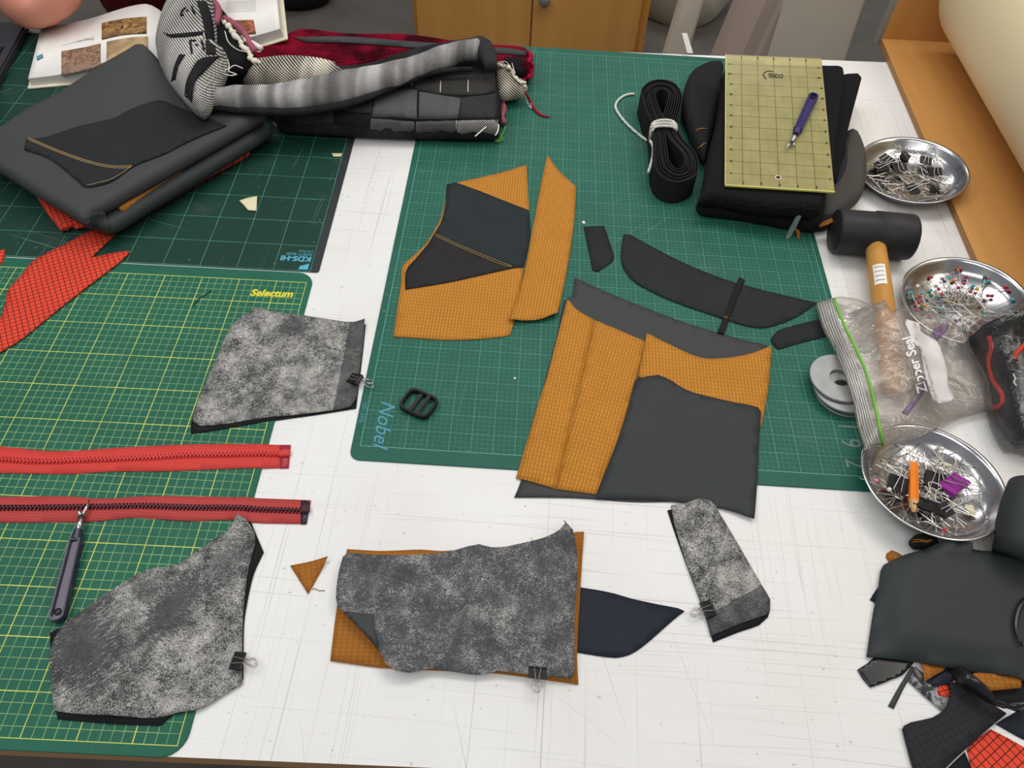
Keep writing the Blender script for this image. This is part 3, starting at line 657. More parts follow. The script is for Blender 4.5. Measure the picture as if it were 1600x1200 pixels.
# strip of paper curling up at the far edge
V = []; Fs = []; a0 = P(1074, 84); 
for i in range(9):
    t = i / 8; pxl = PY(1074 - 8.5 * t, 83 - 31 * t, a0[1] - .012 + .02 * t); pxr = PY(1083 - 9.5 * t, 83 - 31 * t, a0[1] - .012 + .02 * t)
    pxl[2] = max(pxl[2], .0005); pxr[2] = max(pxr[2], .0005); V += [pxl, pxr, pxr + [0, .0006, 0], pxl + [0, .0006, 0]]
for i in range(8):
    for k in range(4): Fs.append((4 * i + k, 4 * i + (k + 1) % 4, 4 * i + 4 + (k + 1) % 4, 4 * i + 4 + k))
Fs += [(0, 3, 2, 1), (32, 33, 34, 35)]
tag(place('paper_strip', V, Fs, MAT['white']), 'narrow white paper strip sticking up at the back table edge', 'paper strip')

# ------------------------------------------------------------------ cut cloth on the inch mat
A7 = lambda p: cr(580, 220, 3.5294, p); A8 = lambda p: cr(780, 420, 2.963, p); AZ = lambda p: cr(0, 660, 3.0769, p)
A2 = lambda p: cr(0, 340, 3.3333, p); A4 = lambda p: cr(0, 780, 2.857, p); A5 = lambda p: cr(500, 780, 3.3333, p); A6 = lambda p: cr(880, 740, 4, p)
def lab(o, l, c, g=None): return tag(o, l, c, g)
o = sheet('ochre_bodice', A7([(480, 226), (680, 182), (857, 130), (870, 372), (872, 500), (840, 700), (800, 960), (785, 1010), (765, 1070), (740, 1076), (600, 1091), (400, 1096), (250, 1086), (121, 1078), (143, 930), (165, 770), (172, 690), (235, 630), (300, 568), (345, 497), (385, 420), (410, 320), (415, 245)]), MAT['tan'], grain=-.02)
lab(o, 'ochre waffle cloth bodice panel lying under the black stitched piece', 'fabric piece')
bp = empty('stitched_panel', P(720, 360, .004)); lab(bp, 'black two-part ripstop piece with a double stitched seam on the ochre panel', 'fabric piece')
sheet('lower_panel', A7([(345, 512), (480, 572), (620, 632), (800, 694), (700, 715), (430, 775), (187, 816), (192, 712), (250, 640), (310, 568)]), MAT['brownblack'], parent=bp, z=.006)
sheet('upper_panel', A7([(415, 232), (465, 222), (600, 270), (720, 318), (870, 375), (880, 490), (865, 590), (840, 690), (790, 692), (620, 628), (480, 568), (345, 508), (385, 440), (408, 350), (412, 290)]), MAT['slaterip'], parent=bp, z=.007)
for d in (0, 11): line_on('stitching', A7([(352, 514 + d), (480, 572 + d), (620, 632 + d), (720, 672 + d), (775, 692 + d * .5)]), .0004, MAT['thread'], bp)
o = sheet('ochre_strip', A7([(972, 70), (1040, 160), (1132, 245), (1115, 480), (1070, 760), (1028, 955), (940, 985), (860, 992), (757, 993), (800, 880), (850, 690), (890, 480), (935, 240)]), MAT['tan'], z=.007, grain=-.12, wrinkle=.002, lifts=[(800, 500, .05, .006), (868, 498, .05, .008)])
lab(o, 'long ochre waffle strip with pointed top beside the black stitched piece', 'fabric piece')
o = sheet('charcoal_cloth', A8([(350, 38), (450, 85), (640, 164), (830, 237), (960, 279), (1100, 318), (1242, 352), (1190, 640), (1100, 900), (900, 1070), (640, 1074), (350, 1056), (70, 1053), (98, 985), (205, 540), (262, 330), (300, 150), (338, 125)]), MAT['charcoal'], grain=.3, wrinkle=.001)
lab(o, 'large charcoal coated panel lying under the seamed ochre piece', 'fabric piece')
sp = empty('seamed_panel', P(900, 640, .005)); lab(sp, 'ochre waffle piece of two panels joined by a long slanting seam', 'fabric piece')
sheet('panel', A8([(318, 132), (360, 185), (445, 234), (420, 340), (398, 440), (352, 640), (305, 840), (267, 1014), (78, 961), (130, 790), (175, 640), (220, 500), (270, 310)]), MAT['tan'], parent=sp, z=.006, grain=-.16, wrinkle=.0012)
sheet('panel', A8([(445, 234), (560, 282), (676, 333), (655, 430), (636, 505), (560, 760), (450, 1038), (267, 1014), (305, 840), (352, 640), (398, 440), (420, 340)]), MAT['tan'], parent=sp, z=.006, grain=-.26, wrinkle=.0012, iters=3)
line_on('seam_stitch', A8([(432, 232), (386, 440), (340, 640), (293, 836), (256, 1010)]), .00035, MAT['ochre_thread'], sp)
o = sheet('ochre_yoke', A8([(685, 290), (800, 350), (930, 405), (1040, 409), (1170, 386), (1267, 347), (1252, 520), (1238, 620), (1217, 722), (1150, 720), (860, 640), (700, 560), (665, 500), (643, 491), (655, 440)]), MAT['tan'], z=.008, grain=-.03, wrinkle=.002)
lab(o, 'ochre waffle yoke with a curved top edge above the charcoal pocket', 'fabric piece')
o = sheet('charcoal_pocket', A8([(632, 505), (680, 495), (740, 486), (800, 515), (870, 557), (1000, 590), (1130, 620), (1204, 634), (1215, 652), (1210, 780), (1200, 1000), (1185, 1150), (1080, 1110), (980, 1085), (900, 1075), (700, 1055), (450, 1052), (560, 760), (605, 610)]), MAT['charcoal2'], z=.009, grain=-.05, wrinkle=.002, lifts=[(1180, 800, .06, .004)])
lab(o, 'smooth dark grey pocket piece with wavy top edge over the ochre cloth', 'fabric piece')
qp = empty('shaped_panel', P(1110, 440, .003)); lab(qp, 'black leaf-shaped ripstop piece with an elastic strap across it', 'fabric piece')
sheet('panel', [(974, 366), (984, 366), (1030, 391), (1080, 415), (1140, 438), (1200, 455), (1278, 473), (1240, 497), (1198, 511), (1168, 509), (1117, 493), (1067, 476), (1030, 461), (992, 440), (975, 420), (970, 400)], MAT['quilt'], parent=qp, grain=.6, wrinkle=.001)
sheet('elastic_strap', A8([(1112, 35), (1140, 48), (1100, 140), (1070, 225), (1040, 301), (1012, 292), (1040, 220), (1075, 130)]), MAT['blackelastic'], parent=qp, z=.006, thick=.002, grain=-.3)
line_on('bar_tack', A8([(1040, 222), (1072, 233)]), .0006, MAT['ochre_thread'], qp)
o = sheet('black_scrap', [(912, 354), (944, 352), (960, 401), (957, 408), (934, 424), (926, 421)], MAT['blackrip'], grain=.1); lab(o, 'small black ripstop scrap beside the ochre strip', 'fabric scrap')
o = sheet('black_tab', A8([(1258, 325), (1290, 285), (1360, 262), (1480, 232), (1540, 225), (1560, 300), (1400, 340), (1290, 372), (1265, 345)]), MAT['blackrip'], grain=.2); lab(o, 'black ripstop tab with cut corners running under the zip bag', 'fabric piece')

# ------------------------------------------------------------------ brushed grey pieces and what lies with them, lower table
def bcloth(name, px, l, mat=None, **k): return lab(sheet(name, px, mat or MAT['navy'], **k), l, 'fabric piece')
bcloth('black_lining', [(298, 677), (299, 655), (330, 580), (365, 508), (402, 482), (500, 496), (571, 505), (567, 545), (556, 636), (500, 645), (430, 655), (340, 671)], 'black lining piece showing under the speckled piece below the yellow brand name', MAT['black'])
g1 = [(400, 478), (420, 485), (445, 488), (500, 494), (553, 502), (570, 499), (566, 540), (560, 585), (556, 620), (547, 633), (532, 637), (470, 645), (420, 650), (345, 662), (312, 664), (301, 657), (302, 645), (330, 575), (345, 540), (363, 505)]
c1 = np.mean([P(x, y, .006)[:2] for x, y in g1], 0)
def loc_of(px, c): p = P(*px, .006)[:2] - c; return p
m1 = loc_of((461, 506), c1); b1 = loc_of((549, 560), c1); nv = np.array([math.cos(-.06), math.sin(-.06)])
def gsheet(name, pts, l, marks, bands, **k):
    """speckled piece: marks are given at pixels, turned into the piece's own coordinates"""
    o = sheet(name, pts, MAT['white'], **k); loc = np.array(o.location)[:2]; z = k.get('z', .006)
    mk = [(*(P(px, py, z)[:2] - loc), rx, ry, a, st) for (px, py, rx, ry, a, st) in marks]
    bn_ = []
    for (pa, pb, wd) in bands:    # edge line through two pixels, band on its left
        a, b = P(*pa, z)[:2] - loc, P(*pb, z)[:2] - loc; t = (b - a) / np.linalg.norm(b - a); n_ = np.array([-t[1], t[0]]); d = float(n_ @ a); bn_.append((n_[0], n_[1], d - .004, d + wd))
    o.data.materials.clear(); o.data.materials.append(speckle('brushed_backing', mk, bias=BIAS.get(l[:12], 0.), bands=bn_, dark=(76, 78, 82) if l.startswith('crumpled') else (58, 60, 63))); return lab(o, l, 'fabric piece')
BIAS = {'crumpled dar': -.15, 'speckled gre': -.02, 'largest spec': -.03, 'narrow speck': -.03}
gsheet('speckled_piece', g1, 'speckled grey brushed piece below the yellow brand name with dark right edge', [(459, 508, .022, .016, 1.2, .95)], [((547, 640), (572, 495), .02)], z=.006, wrinkle=.002, lifts=[(570, 498, .03, .006)])
bcloth('black_lining', A4([(1110, 75), (1140, 150), (1175, 232), (1130, 330), (1100, 460), (1086, 560), (1083, 800), (900, 930), (770, 962), (715, 1010), (500, 1002), (255, 981), (248, 930), (226, 700), (220, 595), (268, 572), (600, 400), (980, 200)]), 'black lining piece showing under the largest speckled piece at lower left', MAT['black'], wrinkle=.001)
gsheet('speckled_piece', A4([(1065, 75), (1100, 95), (1130, 135), (1138, 190), (1110, 290), (1092, 400), (1080, 550), (1078, 700), (1078, 820), (980, 880), (890, 935), (800, 950), (700, 975), (500, 968), (360, 960), (238, 942), (225, 830), (222, 690), (240, 620), (270, 570), (320, 520), (380, 480), (480, 410), (600, 335), (690, 300), (780, 290), (870, 230), (960, 175), (1020, 140)]),
    'largest speckled grey brushed piece at lower left beside the lower seam ripper', [(124, 1008, .034, .05, .7, 1.), (268, 950, .022, .036, -.35, 1.), (350, 880, .02, .03, -.3, .7), (215, 905, .012, .03, .9, .4)], [], z=.006, wrinkle=.003, lifts=[(372, 808, .05, .008), (170, 1115, .05, .004)])
o = sheet('ochre_triangle', A4([(1295, 295), (1465, 262), (1375, 422)]), MAT['brown'], z=.002, thick=.001, grain=.3, lifts=[(512, 872, .02, .005)]); lab(o, 'tiny brown ochre triangle scrap on the bare white table', 'fabric scrap')
bcloth('navy_piece', A6([(40, 700), (110, 705), (240, 725), (320, 742), (430, 775), (600, 812), (720, 835), (762, 853), (690, 910), (600, 990), (500, 1075), (420, 1125), (330, 1145), (200, 1130), (92, 1112), (40, 1108)]), 'navy leaf-shaped ripstop piece pointing right from under the brown cloth', grain=.1)
o = sheet('brown_panel', A5([(140, 255), (320, 265), (520, 258), (640, 266), (820, 250), (1000, 240), (1200, 195), (1300, 180), (1375, 170), (1355, 500), (1340, 800), (1347, 962), (1180, 938), (900, 902), (600, 888), (330, 875), (52, 838), (80, 600), (110, 400)]), MAT['brown'], grain=.05, z=.004, wrinkle=.002, lifts=[(900, 835, .03, .004)])
lab(o, 'brown ochre panel showing around the crumpled grey piece in the foreground', 'fabric piece')
g3 = gsheet('speckled_piece', A5([(150, 280), (300, 295), (480, 295), (640, 285), (780, 260), (830, 251), (910, 264), (1080, 230), (1240, 190), (1268, 165), (1262, 145), (1310, 190), (1335, 270), (1340, 400), (1325, 620), (1325, 900), (1310, 935), (1150, 920), (1000, 905), (930, 896), (830, 915), (700, 900), (580, 886), (465, 912), (400, 905), (345, 868), (300, 770), (210, 680), (122, 586), (95, 565), (85, 520), (95, 400), (120, 300)]),
    'crumpled darker grey brushed piece with a turned-back corner in the foreground', [(600, 890, .05, .012, -.1, .6), (755, 990, .03, .008, -.8, .7), (860, 960, .05, .012, 1.5, .4), (640, 940, .05, .01, 0, .5)], [], z=.007, wrinkle=.006, edge=.003, lifts=[(880, 826, .03, .018), (620, 1050, .05, .008), (740, 856, .04, .006)])
BIAS_ = None
fl = patch('turned_corner', A5([(116, 584), (200, 592), (280, 600), (282, 650), (290, 720), (304, 790), (250, 722), (180, 648)]), MAT['charcoal'], g3, .001, 4, .004)
bcloth('black_lining', A6([(655, 222), (680, 216), (960, 230), (1290, 800), (1285, 890), (1230, 940), (1100, 985), (942, 1048), (915, 960), (862, 795), (765, 540), (690, 330)]), 'black lining piece showing under the narrow speckled strip', MAT['black'])
gsheet('speckled_strip', A6([(680, 185), (760, 175), (830, 155), (870, 148), (920, 160), (955, 195), (1010, 285), (1110, 455), (1240, 680), (1300, 780), (1298, 840), (1280, 870), (1100, 935), (928, 1008), (900, 905), (860, 780), (780, 570), (720, 380), (695, 290)]),
    'narrow speckled grey strip with dark worn lower end right of centre', [], [((1130, 988), (1207, 945), .022)], z=.006, wrinkle=.0015)

# ------------------------------------------------------------------ zips
def zipper(l, top, bot, mid, mt, mtt, mtip, xs, xe, stop):
    root = empty('zipper', P(*AZ([mid[len(mid) // 2]])[0], .003)); lab(root, l, 'zipper')
    top, bot, mid = AZ(top), AZ(bot), AZ(mid)
    tp = curve_poly(top, 10, 170, False); bt = curve_poly(bot, 10, 170, False)
    sheet('tape', tp + bt, mt, parent=root, z=.004, thick=.0008, wrinkle=.0005, step=.008, corner=60, iters=6)
    xe0 = AZ([(xe, 0)])[0][0]; e1 = [p for p in tp if p[0] >= xe0]; e2 = [p for p in bt if p[0] >= xe0]
    if e1 and e2: sheet('end_film', [(xe0, e1[0][1])] + e1 + e2 + [(xe0, e2[-1][1])], mtip, parent=root, z=.005, thick=.0004, wrinkle=0)
    q = np.array(curve_poly([hit(min(x, xe0 + 3), y)[:2] for x, y in mid], .0008, 170, False)); seg = np.r_[0, np.cumsum(np.linalg.norm(np.diff(q, axis=0), axis=1))]
    VV = []; s = 0; i = 0
    while s < seg[-1]:
        x = np.interp(s, seg, q[:, 0]); y = np.interp(s, seg, q[:, 1]); x2 = np.interp(min(s + .002, seg[-1]), seg, q[:, 0]); y2 = np.interp(min(s + .002, seg[-1]), seg, q[:, 1]) 
        t = np.array([x2 - x, y2 - y]); t /= np.linalg.norm(t) + 1e-9; nn = np.array([-t[1], t[0]]); sg = 1 if i % 2 else -1; z = float(samp(H, x, y)) - .0004
        c = np.array([x, y]) + nn * sg * .0012; a, b = .0010, .0023
        pts = [c + t * a * u + nn * b * v_ + t * (.0006 * v_ * sg) for u, v_ in ((-1, -1), (1, -1), (1, 1), (-1, 1))]
        V = [(*p, z) for p in pts] + [(*(c + (p - c) * .75), z + .0030) for p in pts]; VV.append((V, [(3, 2, 1, 0), (4, 5, 6, 7)] + [(k, (k + 1) % 4, (k + 1) % 4 + 4, k + 4) for k in range(4)]))
        s += .0020; i += 1
    V, Fs = joinvf(*VV); o = place('teeth', V, Fs, mtt, root); o['kind'] = 'stuff'
    (sx0, sy0), (sx1, sy1) = AZ(stop); a, b = hit(sx0, (sy0 + sy1) / 2), hit(sx1 - 1, (sy0 + sy1) / 2); a[2] += .001
    d = b - a; L = np.linalg.norm(d[:2]); bx = box('end_box', (0, -.0042, -.001), (L, .0042, .0028), mtt, None, .001); bx.parent = root
    bx.matrix_basis = world_of(root).inverted() @ M(a, math.atan2(d[1], d[0])) @ bx.matrix_basis
    return root
zipper('bright red zip lying across the yellow grid mat', [(-120, 110), (0, 113), (200, 132), (330, 135), (560, 120), (900, 104), (1150, 101), (1395, 102)], [(1385, 212), (1100, 220), (800, 232), (560, 233), (330, 245), (150, 243), (0, 241), (-120, 240)], [(-120, 178), (0, 180), (200, 190), (400, 183), (700, 172), (900, 160), (1100, 157), (1350, 155)], MAT['zip1'], MAT['zip1t'], MAT['ziptip1'], 0, 1342, [(1345, 140), (1402, 170)])
zipper('dark brick red zip with maroon teeth under the lower seam ripper', [(-120, 356), (0, 355), (300, 352), (500, 364), (700, 352), (900, 353), (1200, 358), (1492, 368)], [(1471, 482), (1250, 478), (1100, 466), (900, 472), (640, 456), (450, 474), (200, 478), (0, 478), (-120, 478)], [(-120, 414), (0, 413), (300, 410), (560, 405), (700, 403), (900, 410), (1100, 412), (1460, 425)], MAT['zip2'], MAT['zip2t'], MAT['ziptip2'], 0, 1443, [(1450, 405), (1496, 442)])

# ------------------------------------------------------------------ seam rippers
def ripper(l, tail, tip, ztail, ztip, mh, wd=.0125):
    """flat handle with raised rim and hanging hole, collar, forked blade with a bead"""
    a, b = np.array([*P(*tail, ztail)[:2], ztail]), np.array([*P(*tip, ztip)[:2], ztip]); L = np.linalg.norm(b - a); u = (b - a) / L
    up = np.array([0, 0, 1.]); up = up - u * (up @ u); up /= np.linalg.norm(up); sd = np.cross(up, u)
    M4 = Matrix([[u[i], sd[i], up[i], a[i]] for i in range(3)] + [[0, 0, 0, 1]]); root = empty('seam_ripper', mat4=M4); lab(root, l, 'seam ripper')
    hl = L * .66; w0, w1 = wd / 2, wd / 2 * .82; t = wd * .3
    def outline(k, n0=0):
        q = []
        for i in range(9): an = math.pi / 2 + math.pi * i / 8; q.append((w0 * .75 + math.cos(an) * (w0 * .75 - k) , math.sin(an) * (w0 - k)))
        return [(x, y) for x, y in q] + [(hl - k, -(w1 - k)), (hl - k, w1 - k)]
    outer, inner = outline(0), outline(wd * .19); n = len(outer); V = []; Fs = []
    for z, o_ in ((-t, outer), (t * .5, outer), (t, [(x * .985 + .0003, y * .85) for x, y in outer]), (t, inner), (t * .35, inner)): V += [(x, y, z) for x, y in o_]
    for r in range(4): Fs += [(r * n + i, r * n + (i + 1) % n, (r + 1) * n + (i + 1) % n, (r + 1) * n + i) for i in range(n)]
    Fs += [tuple(range(n))[::-1], tuple(range(4 * n, 5 * n))]
    me = mesh_from('handle', V, Fs, [mh]); h = bpy.data.objects.new('handle', me); COL.objects.link(h); h.parent = root; bevel_mesh(me, .0006, 2)
    for p in me.polygons: p.use_smooth = False
    hv, hf = lathe_vf([(wd * .0, t * .42), (wd * .17, t * .42), (wd * .2, t * .7), (wd * .24, t * .42)], 16); ho = bpy.data.objects.new('hanging_hole', mesh_from('hanging_hole', hv, hf, [MAT['blackplastic']])); COL.objects.link(ho); ho.parent = h; ho.location = (wd * .62, 0, 0)
    V, Fs = tube_vf([(hl - .001, 0, 0), (hl + L * .07, 0, 0)], [wd * .36, wd * .3], 10); c = bpy.data.objects.new('collar', mesh_from('collar', V, Fs, [mh])); COL.objects.link(c); c.parent = root
    s0 = hl + L * .065; fk = L * .86; r = wd * .2
    A = tube_vf([(s0, 0, 0), (s0 + L * .06, 0, 0), (fk, 0, 0)], [r * 1.15, r * 1.05, r], 8); B = tube_vf([(fk - .001, -r * .2, 0), (L * .93, -r * .9, 0), (L, -r * 1.2, 0)], [r * .8, r * .55, r * .15], 8); D = tube_vf([(fk - .001, r * .3, 0), (fk + L * .035, r * 1.3, 0), (fk + L * .055, r * 1.6, 0)], [r * .7, r * .6, r * .35], 8)
    V, Fs = joinvf(A, B, D); bl = link('blade', mesh_from('blade', V, Fs, [MAT['steel']]), smooth=True); bl.parent = root
    return root
ripper('seam ripper with dark violet handle lying over the brick red zip', (88, 972), (134, 781), .008, .0095, MAT['darkviolet'], .0215 * .72)

# ------------------------------------------------------------------ binder clips
def clip_parts(wd, ht):
    """triangular spring body and two wire levers, lying flat: jaws at -x, spine at x=0"""
    d = ht; r = .00035 + wd * .02
    prof = [(-d, .0006), (-d, .0012), (0, ht * .36), (.0002, ht * .36), (.0002, -ht * .05), (-d, -.0002), (-d, .0)]
    prof = [(-d, .0004), (-d * .1, ht * .34), (0, ht * .3), (0, -ht * .02), (-d * .1, -ht * .06), (-d, -.0004)]
    V = [(x, y, z) for y in (-wd / 2, wd / 2) for x, z in prof]; n = len(prof); Fs = [tuple(range(n)), tuple(range(n, 2 * n))[::-1]] + [((i + 1) % n, i, i + n, (i + 1) % n + n) for i in range(n)]
    roll = tube_vf([(-d, -wd / 2, .0006), (-d, wd / 2, .0006)], r * 1.3, 6)
    body = joinvf((V, Fs), roll)
    def lever(dirx, lift, L):
        a = wd * .16; pts = [(-d, -a * 1.2, .0012), (-d + dirx * L * .35, -a * .75, .0012 + lift * .4), (-d + dirx * L * .6, -a * .6, .0012 + lift * .7), (-d + dirx * L * .82, -a * 1.25, .0012 + lift * .9), (-d + dirx * L * .95, -a * .9, .0012 + lift), (-d + dirx * L, 0, .0012 + lift)]
        pts += [(x, -y, z) for x, y, z in pts[:-1][::-1]]; return tube_vf(curve_poly(pts, .0012, 170, False), r * .85, 6)
    return body, lever
def binder(l, M4, wd=.019, ht=.0125, mat='clipblack', group=None, l1=(1, .007, 2.3), l2=(1, .0005, 2.3)):
    body, lever = clip_parts(wd, ht); root = empty('binder_clip', mat4=M4); lab(root, l, 'binder clip', group)
    b = link('body', mesh_from('body', *body, [MAT[mat]])); b.parent = root
    for (dx, lf, k) in (l1, l2):
        h = link('wire_lever', mesh_from('wire_lever', *lever(dx, lf * ht / .012, ht * k), [MAT['wire']]), smooth=True); h.parent = root
    return root
def clip_at(l, p_edge, p_in, wd=.019, **k):
    a, b = hit(*p_in), hit(*p_edge); a_ = P(*p_in, a[2]); b_ = P(*p_edge, a[2]); d = b_ - a_; ht = np.linalg.norm(d[:2]) ; 
    return binder(l, M((b_[0], b_[1], a[2] + .0005), math.atan2(d[1], d[0])), wd, ht, **k)
clip_at('small black binder clip on the right edge of the piece below the yellow brand name', (563, 597), (547, 590), .015)
clip_at('small black binder clip on the right edge of the largest speckled piece', (381, 1035), (364, 1032), .0165)
clip_at('small black binder clip on the lower edge of the crumpled grey piece', (839, 1061), (840, 1044), .0170)
clip_at('small black binder clip on the left edge of the narrow speckled strip', (1098, 955), (1113, 950), .0165)

# ------------------------------------------------------------------ little things on the mats
def buckle():
    p = P(655, 634, MT); M4 = M((p[0], p[1], MT), math.radians(-24)); root = empty('strap_buckle', mat4=M4); lab(root, 'black plastic ladder-lock buckle on the green inch mat', 'buckle')
    W, D = .0205, .0175
    def ring(k, n=28): return [(math.copysign(abs(math.cos(a)) ** .45, math.cos(a)) * (W - k), math.copysign(abs(math.sin(a)) ** .45, math.sin(a)) * (D - k)) for a in [2 * math.pi * i / n for i in range(n)]]
    n = 28; V = []; Fs = []
    for z, k in ((0, .0005), (.004, 0), (.007, .0006), (.0078, .0018), (.007, .0034), (0, .0034)): V += [(x, y, z + .002 * (x / W) ** 2) for x, y in ring(k)]
    for r in range(6): Fs += [(r * n + i, r * n + (i + 1) % n, ((r + 1) % 6) * n + (i + 1) % n, ((r + 1) % 6) * n + i) for i in range(n)]
    link('frame', mesh_from('frame', V, Fs, [MAT['blackplastic']]), smooth=True).parent = root
    for x, z, w_ in ((-.0045, .002, .0026), (.0062, .0045, .0024)):
        V, Fs = box_vf(x - w_, -D + .002, z, x + w_, D - .002, z + .0035); b = mesh_from('crossbar', V, Fs, [MAT['blackplastic']]); bevel_mesh(b, .0008); link('crossbar', b).parent = root
buckle()
def bit(px, l, mat, name='paper_scrap', cat='paper scrap', th=.0008, **k): return lab(sheet(name, px, MAT[mat], z=.003, thick=th, wrinkle=k.pop('wrinkle', .0015), step=.004, **k), l, cat)
bit([(374, 314), (386, 310), (402, 307), (401, 330), (388, 329), (380, 320)], 'torn cream paper corner on the dark green mat', 'cream')
bit([(518, 240), (535, 240), (533, 245), (521, 245)], 'thin torn cream sliver near the black border of the dark mat', 'cream')
bit([(909, 346), (913, 345), (915, 349), (911, 350)], 'tiny white paper fleck above the small black scrap', 'white')
bit([(803, 590), (806, 590), (806, 593), (803, 593)], 'tiny white paper fleck left of the seamed ochre piece', 'white')
tube('cut_thread', [P(302, 478, .0028), P(310, 468, .0028), P(331, 454, .0028)], .0005, MAT['black'], None, 5, .003); lab(bpy.data.objects['cut_thread'], 'short black thread on the yellow grid mat', 'thread')
o = tube('cut_thread', [P(*A4([(1393, 402)])[0], .0008), P(*A4([(1405, 398)])[0], .0012), P(*A4([(1425, 408)])[0], .0008), P(*A4([(1450, 408)])[0], .0008)], .0004, MAT['brown'], None, 5, .003); lab(o, 'frayed brown thread at the tip of the tiny ochre triangle', 'thread')

# ------------------------------------------------------------------ laptop, book and the person reading
def laptop():
    M4 = M((-.734, .868, MT), math.atan2(-.152, -.988)); root = empty('laptop', mat4=M4); lab(root, 'black open laptop at the far left edge of the table', 'laptop')
    me = mesh_from('base', *box_vf(0, 0, 0, .31, .215, .015), [MAT['laptop']]); bevel_mesh(me, .003); link('base', me).parent = root
    k0 = mesh_from('key', *box_vf(-.0072, -.0072, 0, .0072, .0072, .0015), [MAT['key']]); bevel_mesh(k0, .0006, 1)
    me = mesh_from('keyboard_well', *box_vf(.014, .087, .0146, .296, .196, .0153), [MAT['screen']]); kw = link('keyboard_well', me); kw.parent = root
    for r in range(6):
        for c in range(17):
            k = bpy.data.objects.new('key', k0); COL.objects.link(k); k.parent = kw; k.location = (.0245 + c * .0163, .097 + r * .0177, .0153)
    me = mesh_from('trackpad', *box_vf(.1, .012, .015, .21, .078, .0152), [MAT['key']]); link('trackpad', me).parent = root
    me = mesh_from('screen', *box_vf(0, 0, 0, .31, .006, .205), [MAT['screen']]); bevel_mesh(me, .002); s = link('screen', me); s.parent = root; s.matrix_basis = M((0, .213, .014), 0, math.radians(-22))
laptop()
def book():
    A = P(45, 142); ang = math.radians(16); W = .22; D = .183; tr_ = .22; root = empty('open_book', mat4=M((A[0], A[1], MT), ang)); lab(root, 'thick open picture book with colour photos lying half off the table', 'book')
    def fold(u, v, z):     # the right half is propped up along the spine
        if u <= W: return (u, v, z)
        return (W + (u - W) * math.cos(tr_) - z * math.sin(tr_), v, (u - W) * math.sin(tr_) + z * math.cos(tr_))
    for a, b in ((0, W), (W + .0005, 2 * W)):
        V, Fs = box_vf(a, 0, 0, b, D, .0035); me = mesh_from('cover', [fold(*q) for q in V], Fs, [MAT['ivory']]); bevel_mesh(me, .001, 1); link('cover', me).parent = root
    g = G('page_edges', .7); x, y, z = g.xyz(g.co()); m_ = g.ln(z, .0021, .0009); pm = g.col(g.mix(g.ma('MULTIPLY', m_, .5), lin((232, 228, 220)), lin((160, 156, 150))))
    def zt(s, side): return .0035 + (.013 if side == 0 else .016) + (.026 * math.sin(min(1, s) ** 1.6 * math.pi * .62) ** 1.5 * (1 if side == 0 else .5)) * (1 - max(0, (s - .86) / .14) ** 2 * .8)
    for side in (0, 1):
        N = 24; V = []; Fs = []
        for i in range(N + 1):
            s = i / N; u = .006 + s * (W - .0075); u = u if side == 0 else 2 * W - u
            z = max(zt(s, side), .008); V += [fold(u, .006, .0035), fold(u, .006, z), fold(u, D - .006, z), fold(u, D - .006, .0035)]
        for i in range(N):
            for k in range(4): Fs.append((4 * i + k, 4 * i + (k + 1) % 4, 4 * i + 4 + (k + 1) % 4, 4 * i + 4 + k))
        Fs += [(0, 1, 2, 3), tuple(4 * N + k for k in (3, 2, 1, 0))]
        me = mesh_from('pages', V, Fs, [MAT['white'], pm]); bm = bmesh.new(); bm.from_mesh(me); bmesh.ops.recalc_face_normals(bm, faces=bm.faces); bm.to_mesh(me); bm.free()
        for p in me.polygons: p.material_index = 0 if p.normal.z > .4 else 1; p.use_smooth = p.normal.z > .4
        link('pages', me).parent = root
    c, s_ = math.cos(ang), math.sin(ang); dx, dy = GX - A[0], GY - A[1]; u = c * dx + s_ * dy; v = -s_ * dx + c * dy
    ins = (u > 0) & (u < 2 * W) & (v > 0) & (v < D); zz = np.vectorize(zt)
    def hh(uu):
        sd = uu > W; ss = np.where(sd, 2 * W - uu, uu); ss = np.clip((ss - .006) / (W - .0075), 0, 1); out = np.zeros_like(uu)
        out[~sd] = zz(ss[~sd], 0); out[sd] = zz(ss[sd], 1) + (uu[sd] - W) * math.tan(tr_); return np.maximum(out, .008)
    H[ins] = np.maximum(H[ins], hh(u[ins]) + MT)
    ph = [photo_mat('rock_photo_dark', ((46, 36, 30), (206, 156, 92), (120, 92, 66)), 60, 1), photo_mat('rock_photo_brown', ((84, 62, 54), (176, 142, 118), (150, 124, 108)), 70, 5), photo_mat('sand_photo', ((170, 146, 108), (196, 170, 130), (120, 96, 72)), 30, 9), photo_mat('leaf_photo', ((60, 64, 52), (204, 112, 74), (120, 110, 100)), 60, 13)]
    patch('photo', [(159, 36), (191, 29.5), (229, 26), (229, 52), (191, 55), (159, 62)], ph[0], root, .0004, 6, .002)
    patch('photo', [(96, 80), (126, 75), (157, 68), (157, 106), (126, 113), (96, 119)], ph[1], root, .0004, 6, .002)
    patch('photo', [(167, 65), (200, 59), (231, 57), (231, 75), (200, 92), (166, 104)], ph[2], root, .0004, 6, .002)
    patch('photo', [(358, 32), (396, 31), (400, 53), (366, 55)], ph[3], root, .0004, 6, .002)
    patch('bookmark_tab', [(57, 88), (66, 84), (68, 90), (58, 95)], MAT['blueprint'], root, .0003, 4, .0014)
    for k in range(4): line_on('text_line', [(98 + 12 * k, 72 - 3.4 * k), (148, 58.5 + 1.6 * k)], .00022, MAT['chalk'], root, .0012)
    for k in range(7): line_on('text_line', [(354, 4 + 2.6 * k), (400, 2.5 + 2.6 * k)], .0002, MAT['chalk'], root, .0012)
book()
